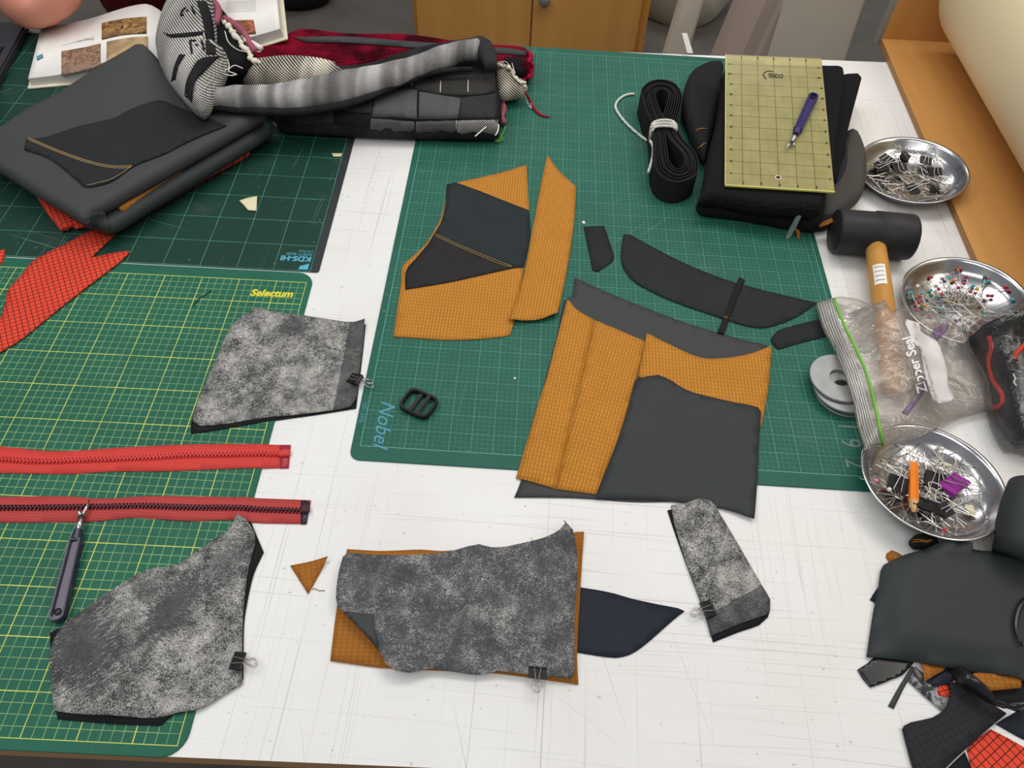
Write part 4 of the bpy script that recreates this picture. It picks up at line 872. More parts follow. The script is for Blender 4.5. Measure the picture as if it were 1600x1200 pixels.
def person():
    bm = bmesh.new()
    eR, eU, eF = P(41, 24, .046), P(92, -14, .08), P(18, -18, .09)
    J = {'pelvis': (-.66, 1.38, -.36, .14, .12), 'waist': (-.67, 1.27, -.12, .15, .13), 'chest': (-.64, 1.28, .08, .155, .12), 'neck0': (-.62, 1.28, .27, .07, .06), 'neck': (-.6, 1.25, .34, .05, .05), 'head0': (-.57, 1.22, .41, .068, .078), 'head': (-.58, 1.20, .49, .075, .088), 'crown': (-.58, 1.2, .57, .055, .065),
         'shR': (-.78, 1.27, .2, .06, .06), 'elR': (*eR, .052, .052), 'elR0': (*eU, .058, .058), 'foR': (*eF, .048, .048), 'wrR': (-.76, 1.06, .26, .028, .032), 'haR': (-.70, 1.13, .33, .03, .04),
         'shL': (-.48, 1.28, .2, .06, .06), 'elL': (-.44, 1.2, -.02, .042, .042), 'wrL': (-.52, 1.09, .06, .026, .03), 'haL': (-.57, 1.06, .07, .035, .02),
         'hpR': (-.76, 1.36, -.38, .085, .085), 'knR': (-.77, 1.0, -.4, .06, .06), 'anR': (-.77, 1.04, -.8, .04, .04), 'toR': (-.77, .92, -.845, .035, .03), 'hpL': (-.56, 1.36, -.38, .085, .085), 'knL': (-.57, 1.0, -.4, .06, .06), 'anL': (-.57, 1.04, -.8, .04, .04), 'toL': (-.57, .92, -.845, .035, .03)}
    E_ = [('pelvis', 'waist'), ('waist', 'chest'), ('chest', 'neck0'), ('neck0', 'neck'), ('neck', 'head0'), ('head0', 'head'), ('head', 'crown'), ('chest', 'shR'), ('shR', 'elR0'), ('elR0', 'elR'), ('elR', 'foR'), ('foR', 'wrR'), ('wrR', 'haR'), ('chest', 'shL'), ('shL', 'elL'), ('elL', 'wrL'), ('wrL', 'haL'), ('pelvis', 'hpR'), ('hpR', 'knR'), ('knR', 'anR'), ('anR', 'toR'), ('pelvis', 'hpL'), ('hpL', 'knL'), ('knL', 'anL'), ('anL', 'toL')]
    # five fingers on each hand
    for s_, base, d in (('R', (-.70, 1.13, .33), (.25, .3, .9)), ('L', (-.57, 1.06, .07), (-.85, -.4, -.1))):
        d = np.array(d) / np.linalg.norm(d); sd = np.cross(d, [0, 1, 0] if s_ == 'R' else [0, 0, 1]); sd /= np.linalg.norm(sd)
        for f, (off, L) in enumerate(((-.026, .035), (-.018, .062), (-.006, .07), (.006, .066), (.018, .052))):
            b = np.array(base) + sd * off + d * .03; c = b + d * L * .55; e = c + d * L * .4 + np.array([0, -.012, -.008]); r0 = .0095 if f else .011
            for n_, p in (('b', b), ('c', c), ('e', e)): J[f'{s_}{f}{n_}'] = (*p, r0, r0)
            E_ += [('ha' + s_, f'{s_}{f}b'), (f'{s_}{f}b', f'{s_}{f}c'), (f'{s_}{f}c', f'{s_}{f}e')]
    names = list(J); me = bpy.data.meshes.new('person'); me.from_pydata([J[n_][:3] for n_ in names], [(names.index(a), names.index(b)) for a, b in E_], [])
    o = bpy.data.objects.new('person', me); COL.objects.link(o); md = o.modifiers.new('skin', 'SKIN'); md.use_smooth_shade = True
    lay = me.skin_vertices[0] if me.skin_vertices else None
    if lay is None:
        bpy.context.view_layer.objects.active = o; bm2 = bmesh.new(); bm2.from_mesh(me); bm2.verts.layers.skin.verify(); bm2.to_mesh(me); bm2.free(); lay = me.skin_vertices[0]
    for i, n_ in enumerate(names): lay.data[i].radius = J[n_][3:5]; lay.data[i].use_root = n_ == 'pelvis'
    o.modifiers.new('sub', 'SUBSURF').levels = 2; o.modifiers['sub'].render_levels = 2
    dg = bpy.context.evaluated_depsgraph_get(); bpy.context.view_layer.update(); ev = o.evaluated_get(dg); m2 = bpy.data.meshes.new_from_object(ev)
    bpy.data.objects.remove(o); m2.name = 'person'; m2.materials.clear()
    for k in ('skin', 'darkred', 'dark', 'hair'): m2.materials.append(MAT[k])
    for p in m2.polygons:
        c = p.center; p.use_smooth = True
        red = (-.34 < c.z < .29 and abs(c.x + .65) < .2 and c.y > 1.14) or (c.y > 1.14 and c.z < .3 and abs(c.x + .65) < .32 and c.z > -.3)
        p.material_index = 3 if (c.z > .44 and (c.y > 1.2 or c.z > .56)) else (2 if c.z < -.26 else (1 if red else 0))
    me2 = link('person', m2); tag(me2, 'person in a dark red top leaning a bare elbow on the table', 'person')
    for n_, p, r in (('eye', (-.605, 1.118, .49), .012), ('eye', (-.555, 1.116, .49), .012), ('nose', (-.58, 1.106, .465), .014), ('mouth', (-.58, 1.118, .435), .014), ('ear', (-.658, 1.2, .48), .022), ('ear', (-.502, 1.2, .48), .022)):
        b = bmesh.new(); bmesh.ops.create_icosphere(b, subdivisions=2, radius=r); m3 = bpy.data.meshes.new(n_); b.to_mesh(m3); b.free(); q = link(n_, m3, MAT['hair'] if n_ == 'eye' else MAT['skin'], smooth=True); q.parent = me2; q.location = p
        q.scale = (1, .5, 1.3) if n_ in ('nose',) else ((1.6, .5, .5) if n_ == 'mouth' else ((.4, .8, 1.3) if n_ == 'ear' else (1.2, .5, .7)))
    st = empty('stool', (-.66, 1.4, FZ)); tag(st, 'round dark stool under the seated person', 'stool')
    V, Fs = lathe_vf([(0, .36), (.16, .36), (.17, .37), (.17, .395), (.15, .4), (0, .4)], 32); link('seat', mesh_from('seat', V, Fs, [MAT['dark']])).parent = st
    for a in (.8, 2.4, 3.9, 5.5): V, Fs = tube_vf([(.15 * math.cos(a), .15 * math.sin(a), 0), (.1 * math.cos(a), .1 * math.sin(a), .365)], .012, 8); link('leg', mesh_from('leg', V, Fs, [MAT['dark']])).parent = st
person()

# ------------------------------------------------------------------ folded cloth on the dark mat
A1 = lambda p: cr(0, 0, 3.3333, p); A0 = lambda p: cr(0, 180, 6, p); AF = lambda p: cr(160, 160, 5.714, p)
o = sheet('red_ripstop_piece', A2([(540, 40), (640, 45), (610, 82), (475, 215), (600, 185), (660, 176), (680, 181), (620, 240), (450, 370), (270, 510), (110, 640), (0, 708), (-40, 735), (-40, 545), (10, 520), (30, 460), (45, 385), (110, 310), (190, 220), (330, 150), (430, 95)]), MAT['red'], grain=.55, wrinkle=.0035, z=.003); lab(o, 'orange red checked ripstop piece with a forked end below the folded stack', 'fabric piece')
o = sheet('red_ripstop_scrap', A2([(-40, 168), (28, 164), (18, 210), (10, 232), (-40, 250)]), MAT['red'], grain=.2); lab(o, 'small corner of orange red ripstop at the far left edge', 'fabric scrap')
o = puff('folded_red_ripstop', [(57, 308), (75, 335), (95, 361), (106, 359), (113, 352), (117, 358), (130, 353), (200, 345), (322, 277), (391, 240), (388, 233), (300, 205), (150, 235)], MAT['red'], .0025, .012, .006, grain=.6, wrinkle=.004, mid=.6); lab(o, 'folded orange red checked ripstop at the bottom of the stack', 'folded fabric')
stack = empty('folded_charcoal_cloth', P(200, 260, .01)); lab(stack, 'large folded charcoal coated cloth stacked on the dark mat', 'folded fabric')
puff('lower_fold', [(177, 361), (240, 323), (309, 281), (380, 238), (426, 207), (421, 196), (380, 180), (250, 170), (100, 210), (40, 262), (80, 315), (128, 350), (150, 358)], MAT['charcoal2'], .0135, .023, .0115, stack, wrinkle=.002, corner=75)
tn = tube('rolled_ochre_cloth', [P(*q, .0365) for q in AF([(165, 968), (300, 868), (450, 768), (600, 678), (700, 625)])], [.0055, .005, .0042, .003, .002], MAT['brown'], None, 10, .01); lab(tn, 'slim rolled ochre cloth peeking from between the charcoal folds', 'fabric roll')
pk = P(222, 76, .085)[:2]
def lift_u(x, y):
    d = np.hypot((x - pk[0]), (y - pk[1])); return .042 * np.clip(1 - d / .16, 0, 1) ** 1.3
Zb = H.copy()
for _ in range(60): Zb = np.maximum(H, blur(Zb))
puff('upper_fold', [(166, 328), (220, 298), (272, 268), (345, 226), (417, 183), (416, 176), (380, 172), (330, 160), (300, 145), (275, 122), (248, 95), (236, 82), (222, 72), (205, 82), (150, 115), (60, 170), (0, 207), (-50, 236), (-45, 250), (0, 269), (57, 306), (100, 331), (128, 348), (138, 350), (150, 335)], MAT['charcoal'], .036, .024, .013, stack, wrinkle=.003, corner=70, zfun=lift_u, step=.009)
# the sheet's end tucked down at the near corner
patch('tucked_corner', A0([(835, 935), (985, 915), (1060, 1105), (960, 1080), (820, 1045), (800, 1010)]), MAT['charcoal2'], stack, .001, 5)
bs = empty('black_offcut', P(180, 215, .06)); lab(bs, 'black offcut with ochre double stitching on top of the folded stack', 'fabric piece')
patch('panel', A1([(125, 780), (135, 725), (240, 712), (420, 655), (590, 615), (700, 560), (830, 522), (900, 545), (960, 570), (1060, 605), (1180, 655), (1000, 730), (860, 800), (700, 865), (580, 945), (450, 975), (400, 940), (330, 880), (270, 835), (220, 810)]), MAT['blackrip'], bs, .0012, 6, .0016)
for d in (0, 9): line_on('stitching', A1([(150, 722 + d), (300, 786 + d), (430, 833 + d), (540, 862 + d), (620, 871 + d), (685, 868 + d)]), .00055, MAT['thread'], bs, .0015)
line_on('stitching', A1([(455, 970), (520, 955), (575, 940), (640, 905), (690, 866)]), .0004, MAT['thread'], bs, .0015)
o = tube('cable_loop', [P(*q, .006) for q in ((85, 168), (62, 172), (42, 178), (33, 184), (36, 190), (60, 187))], .003, MAT['blackplastic'], None, 8, .006); lab(o, 'thin black cord loop peeking out behind the folded stack', 'cord')

# ------------------------------------------------------------------ dark red cloth and the patchwork blanket
AB = lambda p: cr(220, 0, 5.3333, p); AC = lambda p: cr(460, 20, 4, p)
def beads(name, pts, r, mat, parent):
    """knotted yarn ends along an edge"""
    q = curve_poly(pts, r * .95, 170, False); rr = random.Random(len(q)); L = []
    for p in q:
        b = bmesh.new(); bmesh.ops.create_icosphere(b, subdivisions=1, radius=r * rr.uniform(.65, 1.25)); o_ = np.array(p) + np.array([rr.uniform(-.4, .4), rr.uniform(-.4, .4), rr.uniform(-.3, .4)]) * r
        L.append(([tuple(np.array(v.co) * (1, 1, .8) + o_) for v in b.verts], [tuple(v.index for v in f.verts) for f in b.faces])); b.free()
    V, Fs = joinvf(*L); o = place(name, V, Fs, mat, parent, True); o['kind'] = 'stuff'; return o
rc = empty('red_woven_cloth', P(640, 95, .01)); lab(rc, 'dark red woven wool cloth with charcoal border lying behind the blanket', 'woven cloth')
wr = wave(301)
puff('body', [(392, 98), (430, 76), (470, 62), (540, 62), (620, 69), (720, 77), (800, 83), (826, 88), (829, 108), (824, 126), (800, 132), (756, 110), (690, 102), (560, 118), (450, 126), (400, 120)], MAT['redwool'], MT, .034, .016, rc, wrinkle=.012, freq=lambda x, y: wr(x * 1.6, y * 2.2), step=.007)
patch('border', [(458, 58), (540, 57), (620, 63), (720, 70), (800, 76), (823, 80), (822, 87), (720, 80), (620, 73), (540, 67), (480, 66)], MAT['greywool'], rc, .003, 7)
patch('black_block', [(788, 88), (818, 91), (820, 118), (806, 121), (786, 110)], MAT['blackwool'], rc, .001, 6)
q = [hit(x, y, .004) for x, y in ((826, 84), (828, 92), (827, 100), (831, 108), (829, 117), (824, 126), (819, 130))]
beads('frayed_edge', q, .0045, MAT['redyarn'], rc)
for k, (bx, by, rx_) in enumerate(((600, 86, 60), (520, 80, 40))): pass
bl = empty('patchwork_blanket', P(600, 180, .0)); lab(bl, 'rumpled black and grey patchwork woven blanket with frayed ends', 'blanket')
puff('folded_body', [(404, 166), (428, 184), (433, 200), (450, 202), (500, 205), (560, 208), (640, 211), (720, 213), (779, 213), (784, 190), (782, 160), (774, 125), (758, 98), (742, 78), (650, 96), (560, 122), (470, 118), (400, 118), (350, 122), (348, 146)], MAT['blanket'], MT, .048, .02, bl, wrinkle=.006, step=.008, mid=.35)
# basket-weave band behind the rolled edge
puff('basket_band', [(372, 112), (400, 104), (450, 98), (500, 101), (535, 110), (520, 124), (440, 137), (385, 130)], MAT['twill_cream'], .034, .04, .02, bl, wrinkle=.004, step=.008)
puff('loop_inside', [(325, 20), (350, 22), (372, 52), (392, 82), (402, 98), (385, 112), (350, 118), (330, 100)], MAT['blackwool'], .055, .035, .017, bl, wrinkle=.004)
wl = wave(77)
puff('loop', [(262, 18), (290, -14), (330, -30), (336, 10), (339, 50), (341, 80), (356, 90), (354, 112), (340, 135), (330, 160), (316, 174), (300, 168), (285, 152), (262, 124), (249, 98), (245, 74), (250, 45)], MAT['twill_light'], .058, .068, .034, bl, wrinkle=.006, step=.008, freq=lambda x, y: wl(x, y))
roll_px = [(318, 158), (345, 153), (400, 153), (464, 151), (520, 143), (580, 128), (630, 112), (680, 95), (720, 82), (748, 76)]
tube('rolled_edge', [P(*q, .078) for q in roll_px], [.013, .019, .021, .0235, .025, .023, .02, .018, .018, .017], MAT['twill_grey'], bl, 24, .005, 1.0, .16)
hem = [(330, 168), (389, 173), (464, 174), (520, 167), (560, 157), (610, 138), (660, 118), (700, 110), (738, 108)]
tube('dark_hem', [P(*q, .07) for q in hem], [.004, .0055, .006, .0055, .005, .0045, .0045, .004, .004], MAT['blanket'], bl, 10, .006)
e_ = [P(*q, .08) for q in ((738, 72), (750, 70), (762, 86), (768, 104))]
tube('folded_tip', e_, [.012, .016, .014, .01], MAT['twill_dark'], bl, 14, .004)
for px, mt in (([(505, 488), (640, 478), (770, 482), (768, 665), (640, 655), (485, 655)], 'twill_mid'), ([(780, 492), (900, 512), (1040, 535), (1022, 668), (900, 668), (778, 665)], 'twill_mid'), ([(1044, 535), (1150, 520), (1262, 505), (1266, 660), (1150, 668), (1028, 668)], 'twill_dark'),
               ([(478, 662), (620, 672), (750, 684), (753, 752), (600, 746), (474, 738)], 'twill_mid'), ([(760, 684), (880, 678), (1010, 676), (1008, 755), (880, 757), (758, 754)], 'twill_mid'), ([(1020, 676), (1150, 672), (1272, 668), (1272, 762), (1150, 764), (1016, 760)], 'twill_dots'),
               ([(720, 430), (900, 400), (1100, 385), (1250, 378), (1262, 495), (1100, 518), (900, 508), (760, 478)], 'twill_black'), ([(250, 625), (360, 632), (474, 640), (466, 730), (360, 716), (252, 702)], 'black'), ([(0, 640), (120, 630), (240, 618), (244, 700), (120, 700), (0, 695)], 'twill_dark'), ([(260, 600), (400, 545), (495, 500), (480, 630), (360, 622)], 'twill_black')):
    patch('patch', AC(px), MAT[mt], bl, .0014, 7)
for px in ([(772, 490), (770, 580), (764, 690), (756, 750)], [(480, 658), (620, 667), (760, 672), (900, 672), (1020, 668)], [(915, 430), (912, 500)], [(1086, 425), (1085, 500)], [(732, 435), (735, 460)], [(1014, 680), (1010, 755)]):
    line_on('seam', AC(px), .0009 if len(px) > 2 else .0007, MAT['blanket'] if len(px) > 2 else MAT['white_yarn'], bl, .0016)
for px in ([(185, 265), (240, 310), (380, 308), (520, 290), (520, 258), (380, 272), (240, 284), (205, 275)], [(250, 690), (275, 560), (320, 450), (372, 455), (310, 560), (285, 670)], [(362, 800), (385, 660), (480, 500), (600, 470), (700, 470), (640, 490), (540, 590), (450, 690), (430, 800), (425, 860)], [(465, 8), (545, 8), (590, 130), (612, 250), (628, 455), (545, 455), (530, 250), (500, 120)]):
    patch('dark_band', AB(px), MAT['blanket'], bl, .0012, 6)
for px in ([(372, 72), (348, 92), (335, 136), (362, 130)], [(384, 96), (398, 92)], [(426, 58), (450, 120)], [(412, 345), (428, 450)], [(412, 345), (462, 342)], [(458, 378), (476, 382)], [(508, 340), (528, 420)]):
    line_on('woven_mark', AB(px), .0016, MAT['black'], bl, .001)
# frayed ends and yarns
fr = [P(*q, .097) for q in AB([(690, 170), (740, 230), (790, 300), (820, 330), (860, 390), (900, 440), (930, 500), (985, 518)])]
beads('cream_fringe', fr, .0052, MAT['creamwool'], bl)
tube('pink_yarn', [P(*q, .095) for q in AB([(590, 0), (640, 60), (645, 130), (622, 200)])], .006, MAT['pinkwool'], bl, 7, .006)
tube('pink_yarn', [P(*q, .1) for q in AB([(700, 150), (780, 200), (850, 260), (900, 340), (950, 425)])], .005, MAT['pinkwool'], bl, 7, .006)
tube('white_tape', [P(*q, .1) for q in AB([(865, 330), (930, 360), (1005, 405)])], [.003, .0045, .004], MAT['white_yarn'], bl, 7, .006)
tube('white_yarn', [P(*q, .098) for q in AB([(700, 260), (730, 350), (800, 410), (870, 430), (1000, 430)])], .0008, MAT['white_yarn'], bl, 5, .004)
tube('white_yarn', [P(*q, .095) for q in AB([(725, 500), (735, 560), (680, 610), (760, 630), (800, 620), (730, 590), (780, 545), (850, 570)])], .0009, MAT['white_yarn'], bl, 5, .004)
puff('cream_end', AC([(1270, 330), (1300, 315), (1345, 350), (1400, 430), (1460, 470), (1440, 500), (1340, 520), (1275, 525), (1262, 430)]), MAT['twill_cream'], .012, .03, .012, bl, wrinkle=.003, step=.006)
beads('cream_fringe', [hit(x, y, .004) for x, y in AC([(1235, 318), (1290, 345), (1330, 350), (1370, 400), (1400, 440), (1440, 455), (1440, 480)])], .0035, MAT['creamwool'], bl)
tube('pink_yarn', [P(*q, .01) for q in AC([(1290, 545), (1310, 600), (1295, 650), (1310, 690)])], .005, MAT['pinkwool'], bl, 7, .005)
tube('white_yarn', [P(*q, .035) for q in AC([(1130, 772), (1190, 720), (1240, 685), (1275, 700), (1270, 745), (1255, 765)])], .0012, MAT['white_yarn'], bl, 5, .004)
tube('crimson_yarn', [P(*q, z) for q, z in zip(AC([(1440, 490), (1470, 545), (1500, 600), (1545, 640), (1600, 652)]), (.03, .01, .005, .004, .004))], [.001, .002, .0022, .0022, .001], MAT['redyarn'], bl, 7, .004)
tube('white_yarn', [P(*q, z) for q, z in zip(AC([(1435, 485), (1455, 560), (1480, 600), (1475, 560)]), (.03, .008, .004, .008))], .0006, MAT['white_yarn'], bl, 5, .004)
tube('white_yarn', [P(*q, .05) for q in AC([(1270, 310), (1320, 305), (1350, 340), (1375, 370), (1360, 315)])], .0006, MAT['white_yarn'], bl, 5, .004)
tube('green_yarn', [P(*q, .006) for q in AC([(1318, 710), (1300, 760), (1265, 805), (1250, 790), (1285, 755), (1300, 790), (1270, 808)])], .0011, MAT['green_yarn'], bl, 6, .004)
tube('pink_yarn', [P(*q, .006) for q in AB([(1110, 1025), (1160, 1075), (1240, 1072), (1330, 1048), (1400, 1035)])], .0022, MAT['pinkwool'], bl, 6, .005)

# ------------------------------------------------------------------ webbing coil with its cord
AW = lambda p: cr(940, 110, 5.456, p); AK = lambda p: cr(1060, 80, 4, p)
def webbing():
    OU = [(510, 78), (620, 110), (680, 200), (670, 320), (637, 430), (648, 500), (705, 600), (790, 690), (825, 800), (790, 900), (640, 950), (510, 900), (455, 800), (445, 650), (440, 520), (425, 430), (385, 350), (350, 230), (345, 160), (410, 98)]
    IN = [(510, 155), (560, 175), (572, 220), (555, 300), (530, 380), (545, 490), (575, 570), (690, 700), (712, 780), (690, 830), (630, 835), (575, 770), (560, 690), (548, 600), (530, 500), (514, 390), (490, 320), (460, 240), (455, 200), (475, 165)]
    root = empty('webbing_coil', P(1030, 240, MT)); lab(root, 'coil of wide black elastic webbing tied with a white cord', 'webbing')
    z1, z0 = .042, MT + .0003; Wo = np.array([P(*q, z1)[:2] for q in AW(OU)]); Wi = np.array([P(*q, z1)[:2] for q in AW(IN)]); parts = []
    for k in range(7):
        C_ = np.array(curve_poly(Wo + (Wi - Wo) * k / 6, .004, 170)); n = len(C_); tg = np.roll(C_, -1, 0) - np.roll(C_, 1, 0); tg /= np.linalg.norm(tg, axis=1)[:, None]; nn = np.stack([-tg[:, 1], tg[:, 0]], 1)
        h = z1 - .0012 * ((k * 5) % 3) ; V = []
        for off, z in ((.0009, z0), (.0009, h), (-.0009, h), (-.0009, z0)): V += [(*p, z) for p in C_ + nn * off]
        Fs = [(r * n + i, r * n + (i + 1) % n, ((r + 1) % 4) * n + (i + 1) % n, ((r + 1) % 4) * n + i) for r in range(4) for i in range(n)]; parts.append((V, Fs))
    V, Fs = joinvf(*parts); o = place('webbing', V, Fs, MAT['blackelastic'], root)
    bm = bmesh.new(); bm.from_mesh(o.data); bmesh.ops.recalc_face_normals(bm, faces=bm.faces); bm.to_mesh(o.data); bm.free()
    g = G('white_flecked_cord', .8); x, y, z = g.xyz(g.co()); m_ = g.ma('MULTIPLY', g.ln(g.ma('ADD', x, y), .0042, .0016), g.ln(g.ma('SUBTRACT', x, g.ma('ADD', y, z)), .005, .0022)); g.col(g.mix(m_, lin((226, 224, 216)), lin((40, 40, 40)))); cm = g.m
    for k in range(3):
        q = [((412 + 6 * k), 600 + 10 * k, .012), (418 + 4 * k, 520 + 14 * k, .034), (436 + 6 * k, 455 + 16 * k, .0455), (480, 430 + 23 * k, .046), (550, 424 + 25 * k, .046), (610, 436 + 22 * k, .046), (634, 462 + 18 * k, .044), (642, 492 + 16 * k, .036)]
        tube('cord_wrap', [P(*AW([(a, b)])[0], z) for a, b, z in q], .0023, cm, root, 8, .004)
    tail = [(278, 200), (215, 208), (150, 245), (118, 300), (135, 355), (200, 440), (290, 525), (370, 585), (420, 612)]
    tube('cord_end', [P(*q, MT + .0025) for q in AW(tail)], .0022, cm, root, 8, .004)
    tube('cord_end', [P(*q, z) for q, z in zip(AW([(412, 600), (436, 640), (440, 700), (425, 780), (398, 870)]), (.036, .036, .034, .03, .026))], .0022, cm, root, 8, .004)
webbing()

# ------------------------------------------------------------------ black stack with the ruler on it
o = puff('black_pouch', AK([(22, 310), (38, 230), (75, 150), (150, 105), (220, 92), (283, 100), (262, 280), (228, 450), (182, 640), (160, 695), (95, 600), (45, 460), (18, 380)]), MAT['black'], MT, .03, .016, wrinkle=.004); lab(o, 'round-cornered black pouch lying left under the black felt stack', 'pouch')
for px in ([(108, 505), (120, 490), (150, 486), (178, 488)], [(100, 628), (130, 605), (160, 580)], [(108, 618), (140, 600), (172, 576)]): line_on('loose_thread', AK(px), .0006, MAT['ochre_thread'], o, .001)
bp2 = empty('ripstop_pouch', P(1330, 270, .0)); lab(bp2, 'brown grey checked pouch with rounded corner at right of the stack', 'pouch')
puff('body', AK([(1055, 500), (1110, 520), (1150, 600), (1170, 700), (1165, 830), (1130, 930), (1060, 990), (980, 1040), (900, 1062), (860, 900), (980, 700)]), MAT['brownrip'], .0, .028, .013, bp2, wrinkle=.002, grain=.2)
patch('dark_lining', AK([(1040, 540), (1056, 620), (1050, 720), (1020, 790), (985, 832), (960, 800), (990, 640)]), MAT['navy'], bp2, .001, 6)
RP, RA = np.array([.4676, .4619, .0562]), (.1039, -.0759, -.1034); RM = rotm(*RA); rn = RM[:, 2]
rise = lambda x, y: np.maximum(-.004, -(rn[0] * (x - RP[0]) + rn[1] * (y - RP[1])) / rn[2])
fs = empty('folded_felt', P(1200, 250, .0)); lab(fs, 'folded black felt-like cloth with frayed edge under the olive ruler', 'folded fabric')
puff('under_fold', AK([(1000, 175), (1110, 158), (1145, 168), (1130, 225), (1060, 490), (990, 800), (930, 840), (940, 450)]), MAT['blackwool'], .024, .016, .007, fs, wrinkle=.002, zfun=lambda x, y: .4 * rise(x, y))
puff('lower_fold', AK([(285, 150), (900, 160), (1000, 180), (1000, 380), (980, 520), (955, 760), (925, 900), (900, 1040), (888, 1105), (700, 1085), (560, 1062), (330, 1030), (180, 1018), (112, 998), (108, 975), (150, 860), (190, 660), (240, 440), (268, 250)]), MAT['blackwool'], MT, .022, .009, fs, wrinkle=.002, zfun=lambda x, y: .5 * rise(x, y), bottom=lambda x, y: x * 0, corner=45)
puff('upper_fold', AK([(290, 112), (500, 116), (760, 121), (900, 122), (1018, 124), (1028, 165), (1005, 380), (985, 520), (965, 760), (925, 880), (895, 960), (886, 1010), (740, 1004), (600, 1000), (450, 985), (330, 962), (230, 945), (150, 952), (118, 965), (145, 860), (180, 660), (234, 440), (264, 250)]), MAT['blackwool'], .026, .0265, .008, fs, wrinkle=.0008, zfun=rise, bottom=lambda x, y: .6 * rise(x, y), corner=45)
line_on('frayed_edge', AK([(115, 968), (150, 952), (230, 945), (330, 965), (450, 985), (600, 1000), (740, 1004), (880, 1008)]), .0016, MAT['blackwool'], fs, .0005)
puff('lower_layer', AK([(860, 1010), (905, 990), (960, 1010), (980, 1075), (900, 1112), (800, 1108), (700, 1085)]), MAT['black'], MT, .018, .008, fs, wrinkle=.002)
o = tube('ochre_ribbon', [P(*q, z) for q, z in zip(AK([(690, 1080), (730, 1090), (748, 1130), (750, 1175)]), (.012, .012, .006, .003))], [.006, .0075, .004, .0015], MAT['brown'], None, 8, .005, .3); lab(o, 'ochre cloth tail hanging from under the black stack', 'ribbon')
o = tube('ochre_ribbon', [P(*q, z) for q, z in zip(AK([(880, 1092), (930, 1070), (980, 1050), (1040, 1048)]), (.022, .03, .036, .04))], [.004, .0055, .005, .003], MAT['brown'], None, 8, .005, .4); lab(o, 'ochre cloth strip between the black stack and the mallet', 'ribbon')
o = sheet('plastic_sliver', AK([(672, 1150), (700, 1132), (728, 1130), (722, 1145), (690, 1172), (672, 1172)]), MAT['chalk'], z=.003, thick=.0008, step=.004); lab(o, 'small grey plastic sliver beside the ochre tail', 'plastic scrap')
def ruler():
    nl = RP; u, v, n_ = RM[:, 0], RM[:, 1], RM[:, 2]; W, L = .1524, .3048; M4 = Matrix([[u[i], v[i], n_[i], nl[i]] for i in range(3)] + [[0, 0, 0, 1]]); root = empty('quilting_ruler', mat4=M4); lab(root, 'see-through olive acrylic ruler with black grid on the black stack', 'ruler')
    bm = bmesh.new(); hx, hy, hr = W * .494, L * .073, .0042; n = 24
    me = mesh_from('plate', *box_vf(0, 0, 0, W, L, .003), [MAT['acrylic']]); bevel_mesh(me, .0004, 1); link('plate', me).parent = root
    for a, b, c, d in ((0, 0, W, .0014), (0, 0, .001, L)): me = mesh_from('bright_edge', *box_vf(a, b - .0002, .0004, c, d, .0033), [MAT['acryliclip']]); link('bright_edge', me).parent = root
    hv, hf = lathe_vf([(0, .0034), (.0032, .0034), (.0033, .0036), (.0044, .0036), (.0046, .0031)], 24); me = mesh_from('hanging_hole', hv, hf, [MAT['blackprint'], MAT['ivory']])
    for i, p in enumerate(me.polygons): p.material_index = 0 if i < 24 else 1
    h = link('hanging_hole', me); h.parent = root; h.location = (hx, hy, 0)
    I, J = W / 6, L / 12
    for k in range(1, 6):
        for y in (J * .28, L - J * .3): text('number', str(k), .006, M((k * I + .0022, y + .002, .0033), math.pi), MAT['blackprint'], root, bold=.0003)
    for k in range(1, 12):
        for x in (I * .3, W - I * .25): text('number', str(k), .006, M((x + .003, k * J + .002, .0033), math.pi), MAT['blackprint'], root, bold=.0003)
    cx, cy = W * .50, L * .835
    def stroke(name, pts, r=.0008): V, Fs = tube_vf([(x, y, .0033) for x, y in pts], r, 5); link(name, mesh_from(name, V, Fs, [MAT['blackprint']])).parent = root
    stroke('logo', [(cx - .006 + .0105 * math.cos(a), cy + .011 * math.sin(a)) for a in np.linspace(.35 * math.pi, 1.3 * math.pi, 20)])
    s = .0042; sx = cx - .004
    stroke('logo', [(sx + s, cy + s), (sx - s, cy + s), (sx - s, cy), (sx + s, cy), (sx + s, cy - s), (sx - s, cy - s)])
    mx = cx + .0075; stroke('logo', [(mx - .0055, cy - s), (mx - .0055, cy + s * .9), (mx, cy + s * .2), (mx + .0055, cy + s * .9), (mx + .0055, cy - s), (mx - .0055, cy - s)])
    def zat(px, py):   # a point on the ruler's upper face under this pixel
        d = ray(px, py); t = ((nl + n_ * .0033 - CAM) @ n_) / (d @ n_); return CAM + t * d
    return zat
zat = ruler(); za, zb_ = zat(1272, 150), zat(1233, 234)
ripper('seam ripper with violet handle lying on the olive ruler', (1272, 148), (1232, 234), za[2] + .0055, zb_[2] + .0045, MAT['purpleplastic'], .0155)

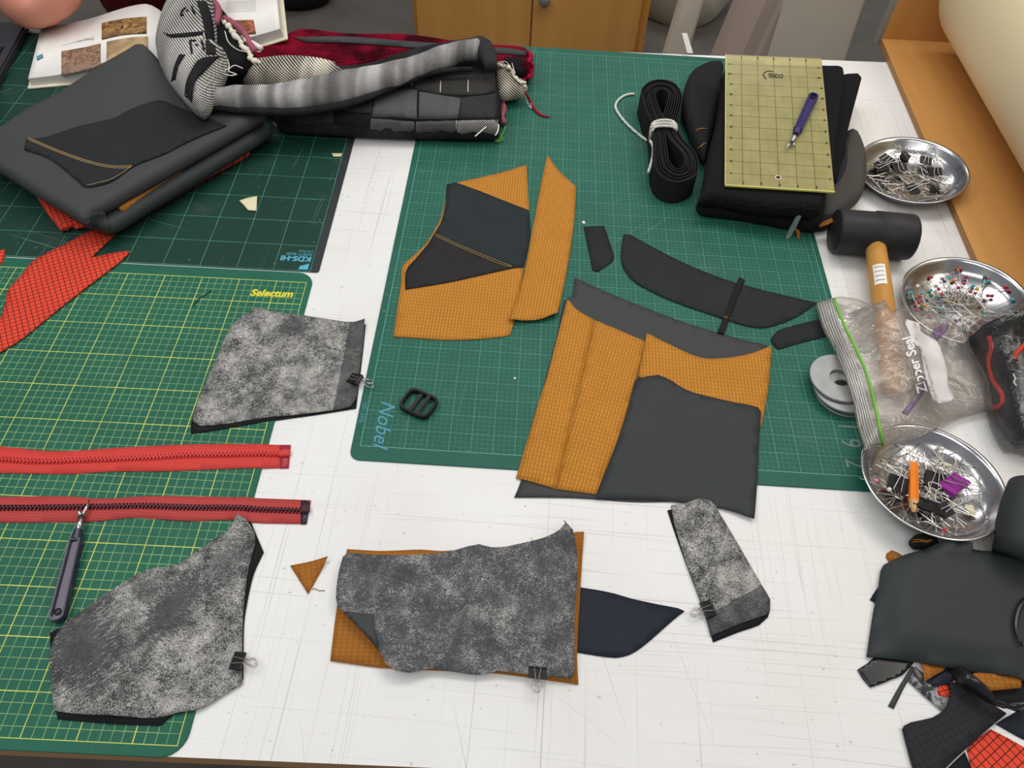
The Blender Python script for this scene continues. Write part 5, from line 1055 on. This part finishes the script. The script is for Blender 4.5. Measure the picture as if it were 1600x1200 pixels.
# ------------------------------------------------------------------ mallet and washers
def mallet():
    a, b = P(1303, 360, .033), P(1424, 371, .033); c = (a + b) / 2; ax = (b - a) / np.linalg.norm(b - a); L = np.linalg.norm(b - a); e = P(1398, 614, .0155); up = np.array([0, 0, 1.]); root = empty('rubber_mallet', (c[0], c[1], 0)); lab(root, 'rubber mallet with black head and wooden handle', 'mallet')
    prof = [(0, 0), (.027, 0), (.0295, .0012), (.0305, .004), (.0312, L * .49), (.0314, L * .5), (.0325, L * .505), (.0325, L * .95), (.0318, L * .985), (.0295, L), (.0, L)]
    V, Fs = lathe_vf(prof, 40); sd = np.cross(up, ax); W = [a + ax * v[2] + sd * v[0] + up * v[1] for v in V]; o = place('head', W, Fs, MAT['rubber'], root, True)
    hx = c + ax * (.002); d = e - hx; hl = np.linalg.norm(d); d /= hl; s2 = np.cross(d, up); s2 /= np.linalg.norm(s2); u2 = np.cross(s2, d)
    R4 = Matrix([[s2[i], u2[i], d[i], hx[i]] for i in range(3)] + [[0, 0, 0, 1]]); V, Fs = lathe_vf([(0, .01), (.0135, .01), (.0140, .06), (.0145, hl * .6), (.0155, hl * .93), (.0145, hl * .985), (.011, hl), (0, hl)], 24)
    h = link('handle', mesh_from('handle', V, Fs, [MAT['handle']]), smooth=True); h.parent = root; h.matrix_parent_inverse = parent_inv(root); h.matrix_basis = R4
    # paper sticker round the handle's upper side
    V = []; Fs = []; n = 8
    for i in range(2):
        for k in range(n): an = math.radians(55 - 62 * k / (n - 1)); r = .0149; V.append((r * math.sin(an + .0), r * math.cos(an), .072 + i * .036))
    Fs = [(k, k + 1, n + k + 1, n + k) for k in range(n - 1)]; st = link('sticker', mesh_from('sticker', V, Fs, [MAT['white']])); st.parent = h
    for j in range(4):
        V = [(.0152 * math.sin(math.radians(48 - 46 * q)), .0152 * math.cos(math.radians(48 - 46 * q)), .077 + j * .008) for q in np.linspace(0, 1, 6)]; V, Fs = tube_vf(V, .0005, 4); tl = link('text_line', mesh_from('text_line', V, Fs, [MAT['chalk']])); tl.parent = st
    # reserve its place for what lies on it
    for t in np.linspace(0, 1, 300):
        p = hx + d * hl * t; q = (GX - p[0]) ** 2 + (GY - p[1]) ** 2 < .016 ** 2; H[q] = np.maximum(H[q], p[2] + .016)
mallet()
def washer(l, px, z, r=.037):
    p = P(*px, z); V, Fs = lathe_vf([(.0125, 0), (r - .0006, 0), (r, .0006), (r, .0036), (r - .0006, .0042), (.0131, .0042), (.0125, .0036), (.0125, 0)], 56); o = link('steel_washer', mesh_from('steel_washer', V, Fs, [MAT['zinc']])); o.location = (p[0], p[1], z)
    for f in o.data.polygons: f.use_smooth = abs(f.normal.z) < .5
    rs = (GX - p[0]) ** 2 + (GY - p[1]) ** 2 < r * r; H[rs] = np.maximum(H[rs], z + .0042); return lab(o, l, 'washer')
washer('large zinc washer lowest of the stack beside the zip bag', (1318, 616), MT + .0002)
washer('large zinc washer second from bottom of the stack beside the zip bag', (1320, 611), MT + .0048)
washer('large zinc washer second from top of the stack beside the zip bag', (1317, 609), MT + .0094)
washer('large zinc washer topmost of the stack beside the zip bag', (1311, 593), MT + .0140)

# ------------------------------------------------------------------ steel trays and what is in them
def tray(l, c, r, bot=.050, tilt=0., z=0., tilt_y=0.):
    k = r / .081; prof = [(0, .0036), (bot * .35, .003), (bot * .7, .0014), (bot * .9, .0009), (bot, .0018), (.062 * k, .006), (.070 * k, .0125), (.0745 * k, .021), (.0775 * k, .0238), (.0805 * k, .0245), (.081 * k, .0238), (.0805 * k, .0228), (.0775 * k, .0222), (.0735 * k, .0185), (.069 * k, .0105), (.061 * k, .0042), (bot * .98, .0003), (bot * .8, .0), (bot * .3, .0012), (0, .0016)]
    V, Fs = lathe_vf(prof, 96); o = link('steel_tray', mesh_from('steel_tray', V, Fs, [MAT['steel']]), smooth=True); o.matrix_basis = M((c[0], c[1], z + .040 * math.sin(tilt) + .046 * math.sin(tilt_y)), 0, -tilt_y, -tilt); rr = np.hypot(GX - c[0], GY - c[1]); q = rr < r
    H[q] = np.maximum(H[q], z + np.interp(rr[q], [0, bot, .062 * k, .07 * k, .0745 * k, .0805 * k], [.001, .002, .006, .0125, .021, .0245]) + (GX[q] - c[0] + .04) * math.tan(tilt) + ((c[1] + .046 - GY[q]) * math.tan(tilt_y) if tilt_y else 0)); return lab(o, l, 'tray')
T1, T2, T3 = (.783, .5715), (.780, .2905), (.6535, .0035); TL5 = math.radians(6.5)
TY3 = math.radians(4.5)
TLT = {T1: (math.tan(TL5), 0), T2: (math.tan(TL5), 0), T3: (0, math.tan(TY3))}
def tdz(c, x, y): return (x - c[0] + .04) * TLT[c][0] + (c[1] + .046 - y) * TLT[c][1]
def P3(px, py, z):
    q = P(px, py, z)
    for _ in range(4): q = P(px, py, z + tdz(T3, q[0], q[1]))
    return q
tray('round steel tray of pins and black clips next to the checked pouch', T1, .083, .040, TL5)
tray('round steel tray of colourful ball-head pins beside the zip bag', T2, .0815, .040, TL5)
tray('round steel tray holding an orange pencil and a purple clip', T3, .0785, .046, 0., 0., TY3)
def tray_z(r): return float(np.interp(r, [0, .046, .061, .07, .0745], [.001, .0018, .006, .0125, .021]))
pinm = mesh_from('pin', *joinvf(tube_vf([(0, 0, 0), (.026, 0, 0), (.031, 0, 0)], [.0005, .0005, .0001], 5), tube_vf([(-.0008, 0, 0), (-.0004, 0, 0), (.0001, 0, 0)], [.0008, .0012, .0008], 6)), [MAT['pin']])
shaftm = mesh_from('shaft', *tube_vf([(0, 0, 0), (.029, 0, 0), (.034, 0, 0)], [.00045, .00045, .0001], 5), [MAT['pin']])
def place_pin(kind, c, r, a, yaw, z, pitch, l, g, col=None):
    p = (c[0] + r * math.cos(a), c[1] + r * math.sin(a), z + tdz(c, c[0] + r * math.cos(a), c[1] + r * math.sin(a))); M4 = M(p, yaw, 0, -pitch - math.cos(yaw) * TLT[c][0] + math.sin(yaw) * TLT[c][1])
    if kind == 'pin': o = bpy.data.objects.new('pin', pinm); COL.objects.link(o); o.matrix_basis = M4; return lab(o, l, 'pin', g)
    root = empty('ball_pin', mat4=M4); lab(root, l, 'pin', g); s = bpy.data.objects.new('shaft', shaftm); COL.objects.link(s); s.parent = root
    h = bpy.data.objects.new('head', BALL[col]); COL.objects.link(h); h.parent = root
BALL = {}
for n_, cc in dict(magenta=(176, 44, 110), green=(20, 110, 92), teal=(58, 160, 168), white=(232, 224, 218), red=(190, 34, 56), yellow=(230, 178, 50), orange=(222, 132, 40), pink=(226, 120, 160), purple=(106, 40, 110), blue=(44, 58, 160)).items():
    b = bmesh.new(); bmesh.ops.create_icosphere(b, subdivisions=2, radius=.0026); me = bpy.data.meshes.new('head'); b.to_mesh(me); b.free(); me.polygons.foreach_set('use_smooth', [True] * len(me.polygons)); me.materials.append(plain(n_ + '_bead', cc, .2, 0, .03, spec=.6)); BALL[n_] = me
rp = random.Random(4)
def fill(kind, c, n, rmax, l, g, cols=None, radial=.0, layers=.008, lo=.0, avoid=()):
    k = 0; tries = 0
    while k < n and tries < n * 40:
        tries += 1; r = rmax * math.sqrt(rp.uniform(lo, 1)); a = rp.uniform(0, 6.283)
        yaw = a + math.pi + rp.gauss(0, .5) if rp.random() < radial else rp.uniform(0, 6.283); L = .033; ex = c[0] + r * math.cos(a) + L * math.cos(yaw); ey = c[1] + r * math.sin(a) + L * math.sin(yaw); r2 = math.hypot(ex - c[0], ey - c[1])
        if r2 > rmax: continue
        z0 = tray_z(r) + .0014 + rp.random() * layers; z1 = tray_z(r2) + .0012 + rp.random() * layers
        x_, y_ = c[0] + r * math.cos(a), c[1] + r * math.sin(a)
        if any((x_ - q[0]) ** 2 + (y_ - q[1]) ** 2 < q[2] ** 2 for q in avoid): continue
        if kind == 'ball': z0 += .001
        col = rp.choice(cols) if cols else None
        place_pin(kind, c, r, a, yaw, z0, math.asin(max(-1, min(1, (z1 - z0) / L))), (l if kind == 'pin' else l.format(col)), g if kind == 'pin' else g.format(col), col); k += 1
fill('pin', T1, 100, .068, 'plain steel pin among the black clips in the farthest tray', 'plain pins in the farthest tray', radial=.3)
fill('pin', T2, 45, .064, 'plain steel pin without bead among the colourful ball-head pins', 'plain pins in the colourful tray', radial=.5, layers=.005)
fill('ball', T2, 85, .066, '{} ball-head pin in the tray of colourful pins', '{} ball pins in the colourful tray', ['magenta', 'green', 'teal', 'white', 'red', 'yellow', 'orange', 'pink', 'purple', 'magenta', 'red', 'green', 'white'], radial=.85, layers=.006, lo=.1)
fill('pin', T3, 150, .067, 'plain steel pin in the tray with the orange pencil', 'plain pins in the pencil tray', radial=.45)
for col, px, yaw in (('pink', (1366, 755), .6), ('red', (1469, 834), 1.4), ('blue', (1469, 762), 2.6), ('red', (1446, 748), 2.9)):
    p = P(*px, .009); r = math.hypot(p[0] - T3[0], p[1] - T3[1]); place_pin('ball', T3, r, math.atan2(p[1] - T3[1], p[0] - T3[0]), yaw, tray_z(r) + .006, .05, {'pink': 'pink ball-head pin at the left rim of the pencil tray', 'blue': 'blue ball-head pin left of the purple clip'}.get(col, 'red ball-head pin by the near rim of the pencil tray' if px[1] > 800 else 'red ball-head pin between the two far black clips'), 'ball pins in the pencil tray', col)
for px, yaw, col in (((1470, 703), 1.9, 'white'), ((1385, 770), .3, 'white')):
    p = P(*px, .015); r = math.hypot(p[0] - T3[0], p[1] - T3[1]); place_pin('ball', T3, min(r, .066), math.atan2(p[1] - T3[1], p[0] - T3[0]), yaw + 2.5, .018, .1, 'white ball-head pin in the tray with the orange pencil', 'ball pins in the pencil tray', 'white')
def tclip(l, px, rz, z, wd, ht, mat='clipblack', g='black clips in the trays', **k):
    p = P(*px, z); dz = tdz(T1 if px[1] < 400 else T3, p[0], p[1]); p = P(*px, z + dz); return binder(l, M((p[0], p[1], z + dz), rz), wd, ht, mat, g, **k)
# farthest tray
for px, rz, z, w_, l in (((1390, 248), .6, .011, .017, 'black binder clip in the cluster at the left of the farthest tray'), ((1400, 258), 1.9, .013, .018, 'black binder clip nearest the centre of the left cluster, farthest tray'), ((1406, 243), 2.6, .012, .017, 'black binder clip farthest back in the left cluster, farthest tray'), ((1385, 262), .1, .009, .016, 'black binder clip lowest in the left cluster, farthest tray'),
                       ((1446, 248), 1.3, .012, .014, 'black binder clip standing at back right of the farthest tray'), ((1458, 265), 1.6, .009, .016, 'black binder clip half buried by pins at right of the farthest tray'), ((1432, 296), .2, .011, .017, 'black binder clip at the near rim of the farthest tray, left one'), ((1452, 294), 2.9, .011, .017, 'black binder clip at the near rim of the farthest tray, right one')):
    tclip(l, px, rz, z, w_ * 1.25, .0145, l1=(1, .012, 2.0), l2=(-1, .002, .8))
# nearest tray
tclip('black binder clip left of the orange pencil in the tray', (1404, 748), 1.2, .011, .022, .018, l1=(-1, .006, .9), l2=(1, .012, 1.6))
tclip('black binder clip behind the pencil tip half of the tray', (1460, 742), 1.25, .011, .022, .018, l1=(-1, .004, .9), l2=(1, .008, 1.7))
tclip('wide black binder clip near the pencil point in the tray', (1449, 800), -1.95, .012, .034, .015, l1=(-1, .004, .9), l2=(-1, .008, 1.2))
tclip('small black binder clip with steel levers right of the pencil point', (1482, 795), .5, .012, .016, .014, l1=(1, .008, 1.9), l2=(-1, .003, .9))
tclip('purple binder clip with steel levers at the right of the pencil tray', (1501, 768), -.95, .013, .029, .019, 'purpleclip', 'clips in the trays', l1=(1, .012, 1.7), l2=(-1, .004, .8))
def pencil():
    a, b = P3(1427, 725, .019), P3(1428, 806, .012); d = b - a; L = np.linalg.norm(d); d /= L; root = empty('pencil', a); lab(root, 'short orange hexagonal pencil stub in the nearest steel tray', 'pencil')
    o = place('barrel', *tube_vf([a, a + d * L * .72], .0052, 6), MAT['orange'], root); place('sharpened_wood', *tube_vf([a + d * L * .72, a + d * L * .94], [.0051, .0018], 12), MAT['rawwood'], root, True); place('lead', *tube_vf([a + d * L * .94, b], [.0018, .0003], 10), MAT['graphite'], root, True)
pencil()
o = lab(place('card_scrap', *box_vf(*(P3(1516, 797, .008) - [.0045, .006, 0]), *(P3(1516, 797, .008) + [.0045, .006, .0008])), MAT['cream']), 'little cream card square among pins in the pencil tray', 'paper scrap')
o = lab(place('wood_sliver', *tube_vf([P3(1468, 724, .012), P3(1476, 725, .013), P3(1488, 727, .012)], [.0015, .003, .0004], 6, True, .4), MAT['cream']), 'cream sliver among pins behind the purple clip', 'sliver')
for k, (px, yaw, l) in enumerate((((1528, 455), 2.2, 'open brass safety pin in the tray of colourful pins, right one'), ((1480, 470), .2, 'closed brass safety pin in the tray of colourful pins, left one'))):
    p = P(*px, .008); q = [(0, .001, 0), (.018, .002, 0), (.022, 0, 0), (.018, -.002, 0), (.002, -.0025, 0), (-.002, 0, 0), (0, .001, 0)]
    V, Fs = tube_vf(curve_poly(q, .0015, 170, False), .0006, 6); o = link('safety_pin', mesh_from('safety_pin', V, Fs, [MAT['brass']]), smooth=True); o.matrix_basis = M(p, yaw); lab(o, l, 'safety pin')

# ------------------------------------------------------------------ the two plastic bags
AG = lambda p: cr(1260, 460, 4.706, p)
def ghost_hit_text(name, s, p0, ex, ey, size, mat, parent, up=.0008, **k):
    V, Fs = text_vf(s, size, **k); W = np.array([hit(p0[0] + v[0] * ex[0] + v[1] * ey[0], p0[1] + v[0] * ex[1] + v[1] * ey[1], up) for v in V]); return place(name, W, Fs, mat, parent)
def dark_bag():
    root = empty('cord_bag', P(1590, 590, .0)); lab(root, 'clear bag stuffed with black cloth and red cords at the right edge', 'bag')
    w2 = wave(91); body = [(1516, 523), (1545, 510), (1580, 496), (1640, 480), (1690, 520), (1690, 640), (1640, 700), (1602, 688), (1588, 690), (1576, 672), (1560, 645), (1552, 610), (1545, 580), (1530, 550)]
    pd = [P(x, y, .03)[:2] for x, y in [(1490, 500), (1540, 480), (1720, 440), (1730, 660), (1650, 740), (1570, 720), (1530, 640)]]; ZB = drape(pd, 120)[0]; zb_f = lambda x, y: samp(ZB, x, y)
    puff('black_contents', body, MAT['glossblack'], .004, .043, .022, root, wrinkle=.02, step=.007, freq=lambda x, y: w2(x * 2, y * 2), zfun=zb_f)
    tube('red_cord', [hit(x, y, .002) for x, y in [(1542, 528), (1547, 545), (1543, 565), (1542, 580), (1548, 597), (1556, 610), (1563, 622), (1564, 632), (1558, 638), (1552, 640)]], .0028, MAT['cord'], root, 8, .004)
    tube('red_cord', [hit(x, y, .002) for x, y in [(1605, 535), (1592, 548), (1585, 556), (1585, 564)]], .0028, MAT['cord'], root, 8, .004)
    ghost_hit_text('white_print', 'YKXOc', (1583, 584), (10 / 8, 13 * 1.3), (13, -2), 1.0, MAT['whiteprint'], root, .003) if False else None
    V2 = [(1582, 585), (1586, 592), (1583, 598), (1587, 603)]; line_on('white_print', V2, .0007, MAT['whiteprint'], root, .001)
    film = [(1512, 516), (1540, 503), (1580, 488), (1640, 472), (1702, 510), (1702, 650), (1650, 712), (1600, 700), (1590, 706), (1568, 684), (1552, 650), (1543, 610), (1534, 580), (1520, 545)]
    puff('clear_film', film, MAT['darkfilm'], .0, .058, .02, root, wrinkle=.012, step=.008, freq=wave(17), zfun=zb_f)
dark_bag()
def zip_bag():
    root = empty('zip_bag', P(1400, 580, .0)); lab(root, 'clear resealable plastic bag with green zip line lying over the mallet handle', 'plastic bag')
    px = AG([(68, 72), (180, 36), (230, 24), (330, 42), (430, 72), (620, 130), (780, 130), (900, 150), (1040, 192), (1130, 275), (1200, 400), (1270, 520), (1320, 620), (1366, 760), (1372, 850), (1330, 862), (1100, 930), (960, 985), (850, 1050), (700, 1092), (575, 1112), (430, 1140), (385, 1000), (345, 800), (262, 550), (180, 360), (110, 230)])
    poly = [P(x, y, .036)[:2] for x, y in px]; Z, rs, m = drape(poly, 400); w3 = wave(19); w4 = wave(29)
    puff('film', px, MAT['film'], .0, .016, .03, root, wrinkle=.014, step=.006, zfun=lambda x, y: samp(Z, x, y) * 1.0, freq=lambda x, y: .55 * w3(x * 2.2, y * 2.2) + .45 * np.abs(2 * w4(x * 4, y * 4) - 1))
    for k in range(6): line_on('clear_ridge', AG([(78 + 19 * k, 72 - 5 * k), (128 + 20 * k, 230), (190 + 20 * k, 380), (275 + 19 * k, 570), (352 + 17 * k, 810), (392 + 20 * k, 1000), (438 + 20 * k, 1135 - 4 * k)]), .0012, MAT['film2'], root, .0025)
    line_on('green_zip_line', AG([(202, 36), (235, 130), (290, 260), (355, 390), (410, 510), (450, 620), (490, 780), (525, 930), (560, 1112)]), .0018, MAT['greenstrip'], root, .001)
    patch('label_panel', AG([(735, 182), (830, 210), (840, 270), (880, 300), (960, 350), (1000, 440), (1035, 560), (1045, 680), (1090, 760), (1060, 792), (970, 806), (930, 770), (890, 660), (860, 540), (835, 410), (780, 350), (745, 260), (722, 210)]), MAT['label'], root, .0004, 5, .0012)
    # lettering runs up the bag
    d = np.array([-135., -470.]); d /= np.linalg.norm(d); n_ = np.array([d[1], -d[0]]); p0 = AG([(882, 722)])[0]
    ghost_hit_text('lettering', 'Zipper Seal', p0, d * 22, n_ * 22, 1.0, MAT['whiteprint'], root, .0022, bold=.018, sx=.9)
    ghost_hit_text('small_lettering', 'place item in bag and press zipper closed', AG([(955, 775)])[0], np.array([-110., -370.]) / 386 * 4.4, np.array([-370., 110.]) / 386 * 4.4, 1.0, MAT['chalk'], root, .0026, sx=.95)
    for px in ([(700, 870), (740, 895), (860, 730), (900, 640), (860, 620), (800, 740)], [(920, 280), (1010, 210), (1050, 220), (1030, 270), (960, 340)]): patch('violet_print', AG(px), MAT['violetink'], root, .0003, 5, .001)
zip_bag()

# ------------------------------------------------------------------ heap of offcuts at lower right
AP = lambda p: cr(1280, 800, 3, p); AQ = lambda p: cr(1320, 1000, 5.714, p); AR = lambda p: cr(1340, 740, 6.154, p)
def scrap(name, px, mat, l, cat='fabric scrap', z=.004, **k): return lab(sheet(name, px, MAT[mat], z=z, **k), l, cat)
g9 = 'offcuts in the heap'
scrap('navy_offcut', AP([(243, 406), (275, 355), (312, 312), (420, 330), (420, 440), (285, 432)]), 'navy', 'navy corner sticking out left from under the big charcoal sheet')
scrap('ochre_offcut', AP([(318, 205), (322, 188), (345, 174), (380, 188), (420, 220), (340, 240)]), 'brown', 'small brown ochre corner at the top left of the offcut heap')
o = puff('foam_offcut', AR([(495, 690), (500, 640), (540, 600), (600, 588), (690, 592), (760, 630), (800, 700), (640, 720), (520, 715)]), MAT['black'], .0, .02, .008, wrinkle=.006, step=.006); lab(o, 'crumpled black scrap just below the nearest tray rim', 'fabric scrap')
for px in ([(515, 650), (580, 640), (690, 660)], [(520, 665), (600, 655), (680, 668)]): line_on('frayed_thread', AR(px), .0006, MAT['brown'], o, .0008)
scrap('dark_strip', AQ([(122, 258), (205, 205), (310, 125), (420, 110), (600, 130), (620, 200), (520, 310), (430, 345), (350, 380), (238, 418), (170, 340)]), 'glossblack', 'shiny black vinyl strip pointing left from the offcut heap', wrinkle=.005, step=.004)
scrap('speckled_offcut', AQ([(560, 345), (640, 230), (720, 300), (900, 430), (960, 560), (880, 630), (760, 530), (660, 440)]), 'charcoal', 'grey mottled offcut behind the thin cut strip', wrinkle=.004, step=.006)
bpy.data.objects['speckled_offcut'].data.materials.clear(); bpy.data.objects['speckled_offcut'].data.materials.append(speckle('mottled_offcut', [], (60, 62, 64), (176, 176, 176), -.12, 220.))
scrap('thin_strip', AQ([(608, 222), (632, 240), (540, 420), (448, 608), (398, 582), (500, 400)]), 'charcoal', 'thin black cut strip lying alone on the white table')
scrap('red_offcut', AQ([(832, 430), (880, 390), (945, 380), (960, 500), (900, 505), (838, 488)]), 'red', 'tiny orange red ripstop tab in the offcut heap', grain=.3)
scrap('navy_offcut', AQ([(740, 370), (900, 240), (1000, 230), (1010, 330), (940, 390), (800, 410)]), 'navy', 'navy scrap between the brown tab and the tiny red tab')
scrap('ochre_offcut', AQ([(705, 170), (960, 205), (900, 260), (810, 310), (722, 362), (710, 260)]), 'brown', 'brown ochre tab under the lower edge of the big charcoal sheet', z=.01, lifts=[(1440, 1050, .04, .006)])
scrap('black_offcut', AP([(600, 700), (1000, 740), (1000, 960), (880, 900), (760, 860), (650, 800)]), 'black', 'black cloth lying under the fluffy ochre offcut')
scrap('red_offcut', AP([(700, 1110), (735, 1070), (810, 1015), (890, 1055), (1020, 1130), (1020, 1240), (730, 1240)]), 'red', 'large orange red checked offcut at the lower right corner', grain=.62)
scrap('black_offcut', AP([(600, 1210), (690, 1122), (722, 1200), (735, 1245), (600, 1245)]), 'black', 'black scrap at the bottom edge beside the red checked offcut')
scrap('navy_offcut', AP([(835, 990), (900, 950), (1020, 880), (1020, 1080), (960, 1060)]), 'navy', 'navy scrap above the large red checked offcut at right')
scrap('ripstop_offcut', AP([(400, 1012), (410, 995), (440, 980), (490, 970), (540, 958), (580, 935), (605, 915), (620, 870), (625, 830), (615, 790), (700, 800), (800, 878), (892, 938), (800, 1015), (700, 1105), (640, 1160), (590, 1210), (570, 1240), (465, 1240), (440, 1160)]), 'quilt', 'dark checked ripstop offcut with a curved bite in the heap', z=.008, grain=.45, wrinkle=.003, thick=.0018)
wv = wave(501)
o = puff('vinyl_fold', AQ([(965, 260), (1000, 225), (1060, 235), (1130, 330), (1240, 420), (1350, 545), (1450, 570), (1620, 500), (1640, 600), (1560, 640), (1440, 610), (1300, 560), (1150, 460), (1000, 370)]), MAT['glossblack'], .006, .02, .009, wrinkle=.004, step=.006); lab(o, 'folded glossy black vinyl curling below the big charcoal sheet', 'fabric scrap')
scrap('fluffy_offcut', AQ([(1140, 318), (1210, 260), (1400, 270), (1640, 290), (1640, 390), (1500, 405), (1380, 415), (1270, 418), (1215, 335)]), 'brown', 'fluffy ochre offcut with a frayed edge below the big charcoal sheet', z=.02, wrinkle=.005, thick=.003, step=.006)
for k in range(12): line_on('frayed_thread', AQ([(1270 + 30 * k, 412 - k * 1.5), (1282 + 30 * k, 424 - k * 2)]), .0004, MAT['ochre_thread'], bpy.data.objects['fluffy_offcut'], .0005)
# padding scraps that carry the big sheet
o = puff('charcoal_offcut', AP([(360, 240), (600, 180), (1000, 200), (1000, 700), (700, 680), (330, 620)]), MAT['charcoal2'], .002, .011, .02, wrinkle=.006); lab(o, 'charcoal offcuts bundled under the big charcoal sheet', 'fabric scrap')
bsx = sheet('charcoal_sheet', AP([(322, 240), (335, 215), (420, 180), (500, 162), (570, 150), (640, 153), (800, 172), (960, 188), (1060, 200), (1060, 790), (960, 758), (780, 727), (600, 697), (430, 670), (258, 650), (272, 550), (288, 440), (308, 330)]), MAT['charcoal2'], z=.022, thick=.0012, wrinkle=.004, iters=40); lab(bsx, 'big charcoal sheet topping the heap of offcuts at lower right', 'fabric piece')
o = tube('black_strap', [hit(x, y, .004) for x, y in AP([(1010, 400), (950, 425), (920, 480), (912, 540), (925, 600), (942, 638)])], [.003, .003, .003, .003, .0025, .0015], MAT['glossblack'], None, 8, .006, .7); lab(o, 'curved black strap end at the right edge of the charcoal sheet', 'strap')
o = tube('charcoal_roll', [P(1612, 760, .05), P(1606, 800, .045), P(1600, 850, .036), P(1594, 872, .03)], [.022, .026, .028, .026], MAT['charcoal2'], None, 20, .008); lab(o, 'rolled charcoal cloth standing against the right rim of the nearest tray', 'fabric roll')
